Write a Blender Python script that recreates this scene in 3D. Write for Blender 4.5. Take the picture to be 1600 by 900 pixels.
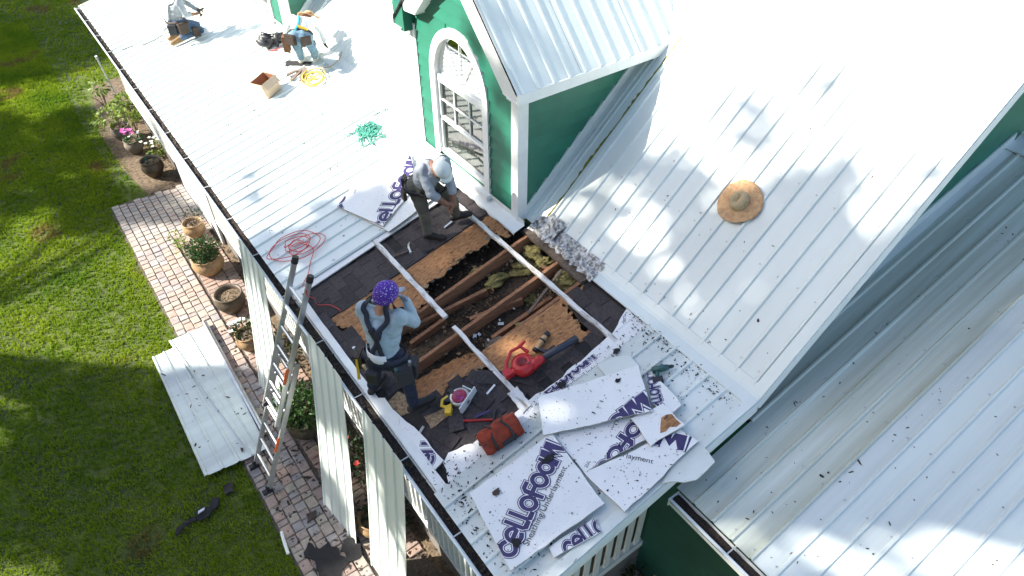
import bpy, bmesh, math, random
import numpy as np
from mathutils import Vector, Matrix, Euler
from mathutils.bvhtree import BVHTree
from mathutils import noise as mnoise
for o in list(bpy.data.objects): bpy.data.objects.remove(o)
random.seed(7); rng = np.random.default_rng(7)
sc = bpy.context.scene
COL = sc.collection
R_ = math.radians
# ------------------------------------------------------------------ camera
cam = bpy.data.cameras.new('camera'); cam.sensor_width = 36.0; cam.lens = 24.3
cam.clip_start = 0.1; cam.clip_end = 800
camo = bpy.data.objects.new('camera', cam); COL.objects.link(camo)
camo.location = (-1.58, 0.0, 8.9); camo.rotation_euler = (R_(90 - 42.66), 0, R_(-36.35))
sc.camera = camo
# ------------------------------------------------------------------ light
SUN = Vector((1.0, -0.66, -0.84)).normalized()
w = bpy.data.worlds.new('World'); sc.world = w; w.use_nodes = True
nt = w.node_tree; nt.nodes.clear()
sky = nt.nodes.new('ShaderNodeTexSky'); sky.sky_type = 'NISHITA'; sky.sun_disc = False
sky.sun_elevation = math.asin(-SUN.z); sky.sun_rotation = math.atan2(-SUN.x, -SUN.y)
sky.air_density = 1.0; sky.dust_density = 1.6; sky.ozone_density = 1.0
bg = nt.nodes.new('ShaderNodeBackground'); bg.inputs[1].default_value = 0.115
wo = nt.nodes.new('ShaderNodeOutputWorld')
nt.links.new(sky.outputs[0], bg.inputs[0]); nt.links.new(bg.outputs[0], wo.inputs[0])
sl = bpy.data.lights.new('sun', 'SUN'); sl.energy = 5.0; sl.angle = R_(0.6); sl.color = (1.0, 0.94, 0.84)
so = bpy.data.objects.new('sun', sl); COL.objects.link(so)
so.rotation_euler = SUN.to_track_quat('-Z', 'Y').to_euler()
sc.view_settings.view_transform = 'Standard'; sc.view_settings.look = 'None'
sc.view_settings.gamma = 1.0; sc.view_settings.use_curve_mapping = False
sc.view_settings.exposure = 1.56
sc.render.resolution_x = 1024; sc.render.resolution_y = 576
# ------------------------------------------------------------------ materials
MAT = {}
def mat(name, col, rough=0.7, metal=0.0, var=0.0, scale=6.0, col2=None, bump=0.0, bscale=40.0, rnd=0.0,
        stretch=(1, 1, 1), spec=0.5, spots=None, detail=6.0, lo=0.35, hi=0.65, coords='Object', rnd2=None, trans=0.0):
    """Principled material with noise between two colours, per-object value jitter, optional specks and bump."""
    m = bpy.data.materials.new(name); m.use_nodes = True; t = m.node_tree; N = t.nodes; L = t.links
    b = N['Principled BSDF']; b.inputs['Roughness'].default_value = rough; b.inputs['Metallic'].default_value = metal
    b.inputs['Specular IOR Level'].default_value = spec
    tc = N.new('ShaderNodeTexCoord')
    mp = N.new('ShaderNodeMapping'); mp.inputs['Scale'].default_value = stretch
    L.new(tc.outputs[coords], mp.inputs[0])
    if rnd or rnd2:
        oi = N.new('ShaderNodeObjectInfo')
        ad = N.new('ShaderNodeVectorMath'); ad.operation = 'SCALE'; ad.inputs[3].default_value = 37.0
        cx = N.new('ShaderNodeCombineXYZ')
        for i in range(3): L.new(oi.outputs['Random'], cx.inputs[i])
        L.new(cx.outputs[0], ad.inputs[0]); L.new(ad.outputs[0], mp.inputs['Location'])
    c2 = col2 or tuple(max(0, c * (1 - var)) for c in col)
    nz = N.new('ShaderNodeTexNoise'); nz.inputs['Scale'].default_value = scale; nz.inputs['Detail'].default_value = detail
    nz.inputs['Roughness'].default_value = 0.62
    L.new(mp.outputs[0], nz.inputs['Vector'])
    rp = N.new('ShaderNodeValToRGB'); rp.color_ramp.elements[0].position = lo; rp.color_ramp.elements[1].position = hi
    rp.color_ramp.elements[0].color = (*c2, 1); rp.color_ramp.elements[1].color = (*col, 1)
    L.new(nz.outputs[0], rp.inputs[0]); last = rp.outputs[0]
    if spots:
        sc_, th, scol = spots
        n2 = N.new('ShaderNodeTexNoise'); n2.inputs['Scale'].default_value = sc_; n2.inputs['Detail'].default_value = 4.0
        L.new(mp.outputs[0], n2.inputs['Vector'])
        r2 = N.new('ShaderNodeValToRGB'); r2.color_ramp.elements[0].position = th; r2.color_ramp.elements[1].position = th + 0.05
        L.new(n2.outputs[0], r2.inputs[0])
        mx = N.new('ShaderNodeMix'); mx.data_type = 'RGBA'; mx.inputs['B'].default_value = (*scol, 1)
        L.new(r2.outputs[0], mx.inputs['Factor']); L.new(last, mx.inputs['A']); last = mx.outputs['Result']
    if rnd2:
        rr = N.new('ShaderNodeValToRGB'); els = rr.color_ramp.elements; rr.color_ramp.interpolation = 'CONSTANT'
        while len(els) < len(rnd2): els.new(0.5)
        for i, c in enumerate(rnd2): els[i].position = i / len(rnd2); els[i].color = (*c, 1)
        L.new(oi.outputs['Random'], rr.inputs[0])
        mx = N.new('ShaderNodeMix'); mx.data_type = 'RGBA'; mx.blend_type = 'MULTIPLY'; mx.inputs['Factor'].default_value = 1
        L.new(last, mx.inputs['A']); L.new(rr.outputs[0], mx.inputs['B']); last = mx.outputs['Result']
    if rnd:
        hs = N.new('ShaderNodeHueSaturation'); ma = N.new('ShaderNodeMapRange')
        ma.inputs['To Min'].default_value = 1 - rnd; ma.inputs['To Max'].default_value = 1 + rnd
        L.new(oi.outputs['Random'], ma.inputs[0]); L.new(ma.outputs[0], hs.inputs['Value']); L.new(last, hs.inputs['Color']); last = hs.outputs[0]
    L.new(last, b.inputs['Base Color'])
    if bump:
        n3 = N.new('ShaderNodeTexNoise'); n3.inputs['Scale'].default_value = bscale; n3.inputs['Detail'].default_value = 5
        L.new(mp.outputs[0], n3.inputs['Vector'])
        bp = N.new('ShaderNodeBump'); bp.inputs['Strength'].default_value = bump; bp.inputs['Distance'].default_value = 0.02
        L.new(n3.outputs[0], bp.inputs['Height']); L.new(bp.outputs[0], b.inputs['Normal'])
    if trans:
        tl = N.new('ShaderNodeBsdfTranslucent'); L.new(last, tl.inputs[0]); mxs = N.new('ShaderNodeMixShader'); mxs.inputs[0].default_value = trans
        L.new(b.outputs[0], mxs.inputs[1]); L.new(tl.outputs[0], mxs.inputs[2]); L.new(mxs.outputs[0], N['Material Output'].inputs['Surface'])
    MAT[name] = m; return m
mat('white_metal', (0.735, 0.79, 0.75), 0.42, var=0.12, scale=0.9, bump=0.03, bscale=3, spots=(60, 0.74, (0.42, 0.42, 0.40)), stretch=(0.35, 1, 1), coords='Generated' if False else 'Object', rnd=0.03)
mat('weathered_metal', (0.705, 0.755, 0.715), 0.5, col2=(0.50, 0.54, 0.51), scale=1.3, spots=(38, 0.66, (0.30, 0.30, 0.28)), stretch=(0.3, 1, 1), lo=0.3, hi=0.6, rnd=0.03)
mat('wing_metal', (0.66, 0.725, 0.69), 0.42, col2=(0.50, 0.54, 0.53), scale=1.2, stretch=(0.12, 2.2, 1), lo=0.3, hi=0.6, spots=(50, 0.72, (0.40, 0.42, 0.40)), rnd=0.05)
mat('wing_stained', (0.60, 0.655, 0.60), 0.45, col2=(0.40, 0.42, 0.33), scale=1.6, stretch=(0.12, 2.6, 1), lo=0.35, hi=0.62, spots=(40, 0.70, (0.33, 0.35, 0.30)))
mat('galvanised', (0.55, 0.58, 0.60), 0.35, metal=0.6, var=0.25, scale=8)
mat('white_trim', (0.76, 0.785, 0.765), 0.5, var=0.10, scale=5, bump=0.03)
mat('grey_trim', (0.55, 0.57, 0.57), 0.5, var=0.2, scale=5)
mat('worn_white', (0.70, 0.70, 0.68), 0.7, col2=(0.22, 0.19, 0.16), scale=14, lo=0.34, hi=0.52, bump=0.2, stretch=(1, 0.25, 1))
mat('torn_metal', (0.62, 0.62, 0.60), 0.6, col2=(0.13, 0.12, 0.11), scale=24, lo=0.40, hi=0.60, bump=0.4)
mat('green_siding', (0.012, 0.155, 0.098), 0.5, var=0.22, scale=2.5, rnd=0.06, bump=0.05, bscale=60)
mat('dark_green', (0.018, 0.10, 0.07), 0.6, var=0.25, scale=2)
mat('shingle', (0.075, 0.062, 0.062), 0.95, col2=(0.036, 0.030, 0.032), scale=30, bump=0.5, bscale=160, rnd=0.25, lo=0.3, hi=0.7)
mat('tar_paper', (0.03, 0.027, 0.027), 0.9, var=0.4, scale=10)
mat('osb', (0.45, 0.225, 0.092), 0.85, col2=(0.22, 0.10, 0.042), scale=16, bump=0.5, bscale=45, stretch=(1, 2.4, 1), lo=0.36, hi=0.62, spots=(9, 0.63, (0.09, 0.05, 0.03)))
mat('osb_edge', (0.42, 0.30, 0.18), 0.95, col2=(0.14, 0.09, 0.05), scale=30, bump=0.6, bscale=70)
mat('rafter_wood', (0.32, 0.155, 0.075), 0.8, col2=(0.125, 0.058, 0.032), scale=7, stretch=(0.6, 9, 9), bump=0.25, bscale=30, rnd=0.15, lo=0.3, hi=0.65)
mat('old_wood', (0.22, 0.17, 0.13), 0.9, col2=(0.08, 0.06, 0.05), scale=9, stretch=(1, 8, 8), bump=0.3, rnd=0.15)
mat('debris_brown', (0.085, 0.058, 0.036), 1.0, col2=(0.022, 0.015, 0.010), scale=22, bump=1.0, bscale=35)
mat('debris_chip', (0.13, 0.09, 0.055), 1.0, col2=(0.03, 0.02, 0.013), scale=9, rnd=0.3, lo=0.42, hi=0.72)
mat('insulation', (0.29, 0.25, 0.085), 1.0, col2=(0.11, 0.09, 0.035), scale=9, bump=1.0, bscale=25)
mat('foam', (0.80, 0.81, 0.80), 0.6, var=0.06, scale=3, bump=0.05, bscale=20, spots=(48, 0.665, (0.36, 0.33, 0.31)), rnd=0.02)
mat('foam_edge', (0.60, 0.58, 0.54), 0.9, col2=(0.35, 0.28, 0.22), scale=18, bump=0.5)
mat('print_purple', (0.042, 0.032, 0.130), 0.6, var=0.25, scale=15)
mat('print_black', (0.035, 0.033, 0.05), 0.6)
mat('black_rubber', (0.018, 0.018, 0.02), 0.6)
mat('gutter_dirt', (0.045, 0.030, 0.022), 1.0, col2=(0.012, 0.010, 0.009), scale=40, bump=1.0, bscale=60)
mat('leaf_dry', (0.075, 0.048, 0.03), 0.9, col2=(0.02, 0.018, 0.016), scale=3)
mat('shingle_chip', (0.022, 0.021, 0.023), 0.95, var=0.4, scale=20)
mat('paver', (0.41, 0.37, 0.34), 0.9, var=0.28, scale=14, bump=0.25, bscale=60,
    rnd2=[(1.0, 0.93, 0.85), (1, 0.82, 0.74), (0.92, 0.92, 0.95), (0.84, 0.78, 0.78), (1, 0.95, 0.85), (0.90, 0.80, 0.76), (0.78, 0.80, 0.85)])
mat('brick', (0.36, 0.285, 0.245), 0.9, var=0.3, scale=16, bump=0.3, bscale=60,
    rnd2=[(1.0, 0.90, 0.85), (0.85, 0.83, 0.83), (1, 0.86, 0.80), (1.0, 1.05, 1.0), (0.76, 0.72, 0.72)])
mat('paver_grey', (0.34, 0.315, 0.30), 0.9, var=0.28, scale=14, bump=0.25, bscale=60)
mat('paver_rose', (0.38, 0.32, 0.285), 0.9, var=0.28, scale=14, bump=0.25, bscale=60)
mat('paver_sand', (0.41, 0.37, 0.325), 0.9, var=0.28, scale=14, bump=0.25, bscale=60)
mat('dark_paver', (0.12, 0.10, 0.095), 0.95, var=0.4, scale=16, bump=0.3, bscale=60, rnd=0.3)
mat('joint_sand', (0.15, 0.125, 0.10), 1.0, var=0.5, scale=30, bump=0.5)
mat('soil', (0.20, 0.145, 0.09), 1.0, col2=(0.06, 0.042, 0.028), scale=14, bump=1.0, bscale=30)
mat('lawn_base', (0.10, 0.13, 0.018), 1.0, col2=(0.055, 0.075, 0.02), scale=1.2, bump=1.0, bscale=50)
mat('grass', (0.330, 0.410, 0.026), 0.9, trans=0.45, col2=(0.115, 0.215, 0.016), scale=0.55, lo=0.35, hi=0.7, spots=(0.55, 0.62, (0.24, 0.19, 0.06)), spec=0.03)
mat('leaf_green', (0.045, 0.115, 0.022), 0.55, trans=0.35, col2=(0.020, 0.055, 0.012), scale=5, rnd=0.2)
mat('leaf_lime', (0.23, 0.30, 0.045), 0.55, trans=0.35, col2=(0.10, 0.17, 0.025), scale=6)
mat('leaf_dark', (0.024, 0.055, 0.016), 0.6, trans=0.35, var=0.5, scale=5)
mat('leaf_teal', (0.03, 0.10, 0.07), 0.6, trans=0.35, var=0.4, scale=5)
mat('stem', (0.16, 0.12, 0.07), 0.9, var=0.4, scale=9)
mat('bark', (0.13, 0.10, 0.075), 0.95, var=0.5, scale=6, stretch=(1, 1, 0.2), bump=0.8, bscale=12)
mat('tree_leaf', (0.055, 0.10, 0.025), 0.6, var=0.4, scale=3)
mat('flower_pink', (0.55, 0.10, 0.38), 0.6, var=0.2, scale=9)
mat('flower_white', (0.80, 0.80, 0.74), 0.6, var=0.1, scale=9)
mat('flower_red', (0.45, 0.03, 0.02), 0.6, var=0.3, scale=9)
mat('pot_tan', (0.36, 0.235, 0.115), 0.6, col2=(0.20, 0.125, 0.065), scale=7, bump=0.15, bscale=25)
mat('pot_brown', (0.085, 0.060, 0.036), 0.55, col2=(0.040, 0.030, 0.020), scale=7, bump=0.15, bscale=25)
mat('pot_grey', (0.20, 0.165, 0.13), 0.8, var=0.3, scale=7)
mat('aluminium', (0.60, 0.62, 0.63), 0.38, metal=0.75, var=0.15, scale=9)
mat('ladder_orange', (0.70, 0.13, 0.03), 0.5)
mat('cord_red', (0.62, 0.06, 0.05), 0.5)
mat('rope_green', (0.05, 0.27, 0.20), 0.7)
mat('rope_dark', (0.06, 0.06, 0.06), 0.8)
mat('rope_yellow', (0.60, 0.45, 0.07), 0.6)
mat('rope_tan', (0.45, 0.33, 0.18), 0.8)
mat('straw', (0.60, 0.39, 0.215), 0.9, col2=(0.42, 0.24, 0.115), scale=22, bump=0.6, bscale=50, stretch=(1, 1, 1))
mat('straw_pale', (0.58, 0.44, 0.25), 0.9, var=0.25, scale=30, bump=0.4, bscale=60)
mat('cardboard', (0.58, 0.45, 0.33), 0.9, var=0.15, scale=5)
mat('cardboard_in', (0.30, 0.13, 0.07), 0.9, var=0.2, scale=5)
mat('tool_red', (0.50, 0.018, 0.022), 0.35, var=0.1, scale=9)
mat('tool_magenta', (0.34, 0.02, 0.065), 0.4)
mat('tool_yellow', (0.80, 0.50, 0.03), 0.4)
mat('tool_teal', (0.02, 0.085, 0.085), 0.45)
mat('tool_black', (0.020, 0.021, 0.026), 0.5)
mat('tube_navy', (0.026, 0.034, 0.052), 0.5)
mat('steel', (0.50, 0.50, 0.50), 0.35, metal=0.8, var=0.2, scale=20)
mat('bag_orange', (0.37, 0.048, 0.02), 0.85, col2=(0.16, 0.028, 0.012), scale=9, bump=0.5, bscale=20)
mat('skin', (0.42, 0.22, 0.145), 0.6, var=0.15, scale=20)
mat('skin_tan', (0.24, 0.115, 0.070), 0.6, var=0.2, scale=20)
mat('shirt_blue', (0.34, 0.43, 0.49), 0.9, var=0.14, scale=9, bump=0.3, bscale=12)
mat('shirt_grey', (0.31, 0.345, 0.39), 0.9, var=0.14, scale=9, bump=0.3, bscale=12)
mat('shirt_white', (0.72, 0.74, 0.74), 0.9, var=0.10, scale=9, bump=0.3, bscale=12)
mat('sleeve_tan', (0.30, 0.30, 0.30), 0.9, var=0.2, scale=9)
mat('jeans', (0.075, 0.135, 0.235), 0.9, col2=(0.045, 0.085, 0.16), scale=7, bump=0.3, bscale=20)
mat('jeans_pale', (0.16, 0.27, 0.36), 0.9, col2=(0.09, 0.17, 0.25), scale=6, bump=0.3, bscale=20)
mat('jeans_dark', (0.020, 0.028, 0.055), 0.9, col2=(0.010, 0.014, 0.028), scale=7, bump=0.3, bscale=20)
mat('pants_olive', (0.125, 0.118, 0.095), 0.9, var=0.3, scale=8, bump=0.4, bscale=14)
mat('boot_black', (0.016, 0.015, 0.015), 0.6)
mat('boot_tan', (0.27, 0.16, 0.07), 0.8, var=0.3, scale=9)
mat('sneaker', (0.62, 0.62, 0.55), 0.6, var=0.3, scale=30)
mat('hair_dark', (0.02, 0.015, 0.012), 0.7)
mat('bandana', (0.085, 0.018, 0.32), 0.8, col2=(0.045, 0.012, 0.20), scale=9, spots=(75, 0.60, (0.55, 0.50, 0.72)))
mat('cap_pale', (0.60, 0.66, 0.66), 0.8, var=0.12, scale=20)
mat('harness', (0.014, 0.018, 0.034), 0.7)
mat('harness_teal', (0.02, 0.30, 0.40), 0.7)
mat('leather_dark', (0.050, 0.032, 0.024), 0.7, var=0.4, scale=18)
mat('leather_brown', (0.20, 0.085, 0.035), 0.7, var=0.4, scale=18)
mat('glove_grey', (0.21, 0.25, 0.32), 0.8)
mat('eye', (0.02, 0.02, 0.02), 0.3)
mat('curtain', (0.78, 0.82, 0.78), 0.9, var=0.3, scale=10, stretch=(1, 8, 1))
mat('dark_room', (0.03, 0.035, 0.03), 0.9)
mat('deck_floor', (0.16, 0.15, 0.14), 0.8, var=0.2, scale=4)
mat('moss', (0.24, 0.24, 0.03), 1.0, col2=(0.10, 0.11, 0.03), scale=20)
def glass_mat():
    m = bpy.data.materials.new('window_glass'); m.use_nodes = True; N = m.node_tree.nodes; L = m.node_tree.links
    N.remove(N['Principled BSDF']); out = N['Material Output']
    tr = N.new('ShaderNodeBsdfTransparent'); tr.inputs[0].default_value = (0.72, 0.78, 0.74, 1)
    gl = N.new('ShaderNodeBsdfGlossy'); gl.inputs['Roughness'].default_value = 0.03
    fr = N.new('ShaderNodeFresnel'); fr.inputs[0].default_value = 2.1
    mx = N.new('ShaderNodeMixShader'); L.new(fr.outputs[0], mx.inputs[0]); L.new(tr.outputs[0], mx.inputs[1]); L.new(gl.outputs[0], mx.inputs[2])
    L.new(mx.outputs[0], out.inputs['Surface']); MAT['window_glass'] = m
glass_mat()
# ------------------------------------------------------------------ helpers
ROOTLOC = {}
def link(o, parent=None):
    COL.objects.link(o)
    if parent is not None:
        o.parent = parent
        l = ROOTLOC.get(parent.name)
        if l is not None: o.matrix_parent_inverse = Matrix.Translation(-Vector(l))
    return o
def tag(o, label=None, cat=None, group=None, kind=None):
    if label: o['label'] = label
    if cat: o['category'] = cat
    if group: o['group'] = group
    if kind: o['kind'] = kind
    return o
def root(name, loc, label, cat, group=None):
    o = bpy.data.objects.new(name, None); o.empty_display_size = 0.1; o.location = loc
    COL.objects.link(o); ROOTLOC[o.name] = Vector(loc); return tag(o, label, cat, group)
class MB:
    """collects vertices and faces (world coordinates) and links them as one mesh object"""
    def __init__(s): s.v = []; s.f = []; s.m = []; s.mats = []
    def mi(s, m):
        if m not in s.mats: s.mats.append(m)
        return s.mats.index(m)
    def add(s, vs, fs, m=None):
        n = len(s.v); s.v += [tuple(v) for v in vs]; s.f += [tuple(i + n for i in f) for f in fs]
        s.m += [s.mi(m) if m else 0] * len(fs); return s
    def box(s, c, size, m=None, rot=None, taper=1.0):
        c = Vector(c); h = [x / 2 for x in size]; vs = []
        for z in (-1, 1):
            k = taper if z > 0 else 1
            for x, y in ((-1, -1), (1, -1), (1, 1), (-1, 1)):
                p = Vector((x * h[0] * k, y * h[1] * k, z * h[2]))
                if rot is not None: p = rot @ p
                vs.append(c + p)
        return s.add(vs, [(3, 2, 1, 0), (4, 5, 6, 7), (0, 1, 5, 4), (1, 2, 6, 5), (2, 3, 7, 6), (3, 0, 4, 7)], m)
    def bar(s, a, b, wdt, hgt, m=None, up=(0, 0, 1)):
        a = Vector(a); b = Vector(b); d = (b - a); L = d.length; d.normalize(); u = Vector(up)
        sd = d.cross(u)
        if sd.length < 1e-4: sd = d.cross(Vector((1, 0, 0)))
        sd.normalize(); u = sd.cross(d).normalized()
        rot = Matrix((d, sd, u)).transposed()
        return s.box((a + b) / 2, (L, wdt, hgt), m, rot)
    def tube(s, pts, r, n=6, m=None, cap=True):
        pts = [Vector(p) for p in pts]; k = len(pts); rs = r if hasattr(r, '__len__') else [r] * k
        vs = []; fs = []; prev = None
        for i, p in enumerate(pts):
            d = (pts[min(i + 1, k - 1)] - pts[max(i - 1, 0)])
            if d.length < 1e-6: d = Vector((0, 0, 1))
            d.normalize()
            a = (prev - d * prev.dot(d)) if prev is not None else d.orthogonal()
            if a.length < 1e-5: a = d.orthogonal()
            a.normalize(); prev = a; b = d.cross(a)
            for j in range(n):
                t = 2 * math.pi * j / n
                vs.append(p + (a * math.cos(t) + b * math.sin(t)) * rs[i])
        for i in range(k - 1):
            for j in range(n):
                fs.append((i * n + j, i * n + (j + 1) % n, (i + 1) * n + (j + 1) % n, (i + 1) * n + j))
        if cap: fs.append(tuple(range(n))[::-1]); fs.append(tuple((k - 1) * n + j for j in range(n)))
        return s.add(vs, fs, m)
    def lathe(s, c, prof, n=20, m=None, rot=None, sc_=(1, 1)):
        c = Vector(c); vs = []; fs = []
        for r, z in prof:
            for j in range(n):
                t = 2 * math.pi * j / n; p = Vector((r * math.cos(t) * sc_[0], r * math.sin(t) * sc_[1], z))
                if rot is not None: p = rot @ p
                vs.append(c + p)
        for i in range(len(prof) - 1):
            for j in range(n): fs.append((i * n + j, i * n + (j + 1) % n, (i + 1) * n + (j + 1) % n, (i + 1) * n + j))
        return s.add(vs, fs, m)
    def prism(s, poly, top, bot, m=None, me=None):
        """poly: list of 2D; top/bot: functions (x,y)->Vector"""
        n = len(poly); vs = [top(*p) for p in poly] + [bot(*p) for p in poly]
        a = sum(poly[i][0] * poly[(i + 1) % n][1] - poly[(i + 1) % n][0] * poly[i][1] for i in range(n))
        o = list(range(n)) if a > 0 else list(range(n))[::-1]
        s.add(vs, [tuple(o)], m); nb = len(s.v) - 2 * n
        mi_e = s.mi(me or m) if (me or m) else 0
        s.f.append(tuple(nb + n + i for i in o[::-1])); s.m.append(mi_e)
        for q in range(n):
            i, j = o[q], o[(q + 1) % n]; s.f.append((nb + i, nb + n + i, nb + n + j, nb + j)); s.m.append(mi_e)
        return s
    def mesh(s, name):
        me = bpy.data.meshes.new(name); me.from_pydata(s.v, [], s.f)
        for m in s.mats: me.materials.append(MAT[m])
        if len(s.mats) > 1: me.polygons.foreach_set('material_index', s.m)
        me.update(); return me
    def build(s, name, m=None, parent=None, smooth=False, bevel=0, loc=None):
        me = s.mesh(name)
        if m and not s.mats: me.materials.append(MAT[m])
        if smooth: me.polygons.foreach_set('use_smooth', [True] * len(me.polygons))
        o = bpy.data.objects.new(name, me); link(o, parent)
        if bevel:
            b = o.modifiers.new('bevel', 'BEVEL'); b.width = bevel; b.segments = 2; b.limit_method = 'ANGLE'
        return o
def inst(name, me, loc, rot=(0, 0, 0), parent=None, scale=None):
    o = bpy.data.objects.new(name, me); link(o, parent); o.location = loc; o.rotation_euler = rot
    if scale: o.scale = scale
    return o
def smoothpoly(me): me.polygons.foreach_set('use_smooth', [True] * len(me.polygons))
# planes of the house
TP = math.tan(R_(13.5)); TM = math.tan(R_(42.5)); TW = math.tan(R_(14.5))
NP = Vector((-TP, 0, 1)).normalized(); NM = Vector((-TM, 0, 1)).normalized(); NW = Vector((-TW, 0, 1)).normalized()
def RP(x, y, h=0.0): return Vector((x, y, 2.8 + TP * x)) + NP * h          # on the porch roof
def RM(x, y, h=0.0): return Vector((x, y, 3.5 + TM * (x - 2.9))) + NM * h  # on the main roof
def RW(x, y, h=0.0): return Vector((x, y, 2.86 + TW * (x - 1.92))) + NW * h
ROTP = Euler((0, -R_(13.5), 0)).to_matrix()
D = {
    'osb1': [(0.159, 6.227), (1.345, 6.197), (2.352, 6.203), (2.367, 6.135), (2.34, 5.845), (2.247, 5.769), (2.081, 5.806), (2.0, 5.848), (1.695, 5.804), (1.528, 5.756), (1.379, 5.81), (1.279, 5.74), (1.188, 5.577), (1.09, 5.539), (0.904, 5.459), (0.58, 5.525), (0.346, 5.503), (0.328, 5.716), (0.286, 5.96), (0.212, 6.008)],
    'osb2': [(2.426, 6.19), (2.599, 6.169), (2.599, 5.891), (2.56, 5.667), (2.482, 5.687), (2.441, 5.799)],
    'osb3': [(0.274, 4.403), (0.803, 4.442), (1.29, 4.465), (2.029, 4.403), (2.354, 4.396), (2.3, 4.213), (2.248, 3.923), (2.235, 3.776), (2.156, 3.759), (2.098, 3.854), (1.844, 3.932), (1.59, 3.95), (1.314, 4.052), (1.211, 4.212), (1.122, 4.335), (0.908, 4.339), (0.758, 4.373), (0.627, 4.301), (0.532, 4.283), (0.506, 4.375)],
    'osb4': [(2.321, 4.391), (2.685, 4.377), (2.619, 4.321), (2.456, 4.276), (2.336, 4.268)],
    'plate_tan': [(0.084, 4.674), (0.283, 4.702), (0.356, 4.542), (0.264, 4.359), (0.155, 4.411), (0.085, 4.531)],
    'flap_tan': [(0.339, 4.213), (0.631, 4.112), (0.624, 4.013), (0.31, 4.034)],
    'raf1': [(0.985, 5.442), (2.777, 5.573)],
    'raf2': [(0.659, 4.976), (2.737, 4.872)],
    'raf5': [(0.438, 4.608), (1.29, 4.465)],
    'raf3': [(0.819, 5.487), (1.856, 5.248)],
    'raf4': [(1.456, 5.041), (2.075, 4.809)],
    'batten': [(2.655, 4.764), (1.984, 4.563)],
    'ins': [(2.696, 5.53), (2.759, 5.141), (2.519, 5.094), (2.062, 5.357), (2.004, 4.87), (1.848, 4.468), (2.691, 4.614), (1.981, 5.672)],
    'T1': [(0.218, 3.1), (1.181, 3.052), (1.095, 2.176), (0.095, 2.267)],
    'T2': [(1.324, 3.455), (2.285, 3.007), (2.027, 2.543), (1.096, 3.079)],
    'T3': [(1.19, 3.051), (1.92, 2.722), (1.806, 2.393), (1.158, 2.543)],
    'T4': [(1.152, 2.537), (2.102, 2.238), (2.141, 2.046), (1.178, 2.0)],
    'T5': [(0.475, 2.217), (0.944, 2.153), (0.915, 2.015), (0.454, 2.117)],
    'T6': [(1.837, 2.638), (2.168, 2.543), (2.16, 2.235), (1.774, 2.298)],
    'T7': [(2.314, 2.934), (2.343, 2.789), (2.331, 2.615), (2.289, 2.416), (2.15, 2.414), (2.106, 2.632)],
    'T8': [(1.606, 1.984), (1.896, 2.066), (2.142, 2.039), (2.112, 1.812), (1.86, 1.80)],
    'T9': [(2.029, 3.376), (2.219, 3.32), (2.348, 3.225), (2.326, 3.047), (2.001, 3.173)],
    'A1': [(1.163, 7.88), (1.865, 8.264), (2.464, 8.015), (2.218, 7.372), (1.426, 6.997)],
    'A2': [(1.234, 7.685), (2.301, 7.784), (2.342, 6.974), (1.437, 6.88)],
    't1logo': [(0.176, 2.328), (1.166, 2.842)],
    't1sub': [(0.335, 2.329), (1.063, 2.669)],
    't2logo': [(0.421, 2.719), (2.08, 2.58)],
    't3logo': [(2.405, 2.76), (1.005, 2.445)],
    't3sub': [(1.765, 2.774), (1.195, 2.587)],
    't4logo': [(1.058, 3.529), (1.97, 2.082)],
    't4sub': [(1.234, 2.837), (1.676, 2.164)],
    't5logo': [(0.556, 2.019), (1.382, 1.948)],
    'a1logo': [(1.414, 6.905), (2.57, 7.821)],
    'a1sub': [(1.512, 6.762), (2.37, 7.392)],
    'a1logoB': [(1.141, 7.716), (2.213, 8.966)],
    'a1subB': [(1.413, 7.86), (2.004, 8.356)],
    's1logo': [(1.361, 3.452), (2.092, 3.474)],
    's1sub': [(1.585, 3.391), (2.267, 3.345)],
    's2logo': [(0.033, 3.799), (0.221, 3.912)],
    's3sub': [(2.621, 3.504), (2.873, 3.644)],
    'bag': [(0.751, 3.443)],
    'saw': [(0.678, 4.179)],
    'hammer': [(0.616, 3.871), (0.852, 3.666)],
    'blower': [(1.417, 3.897), (2.095, 3.799)],
    'drill': [(2.387, 2.915), (2.499, 2.847), (2.554, 2.793)],
    'stick': [(0.969, 3.951), (1.108, 3.979)],
    'pry': [(0.347, 4.447), (0.537, 4.539)],
    'shammer': [(1.299, 6.475), (1.459, 6.429)],
    'redcoil': [(0.396, 7.631)],
    'greenrope': [(2.297, 9.137)],
    'yellow': [(2.343, 11.264)],
    'blackbag': [(2.33, 12.97)],
    'woodbox': [(1.664, 11.57)],
    'flatbar': [(0.153, 4.058), (0.263, 4.106)],
    'vinyl': [(0.728, 3.867), (0.876, 3.818)],
    'nailgun': [(1.693, 4.086), (1.977, 4.103)],
    'greyflap': [(0.996, 3.557)],
    'slip1': [(0.289, 5.008), (0.173, 5.426), (0.15, 4.912)],
    'mainribs': [3.472, 3.224, 2.993, 2.772, 2.551, 2.347, 2.118],
    'crump': [(2.85, 5.33, 3.51), (2.87, 4.99, 3.52), (2.87, 4.68, 3.52), (2.84, 4.35, 3.51), (2.87, 4.11, 3.52)],
}
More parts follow.
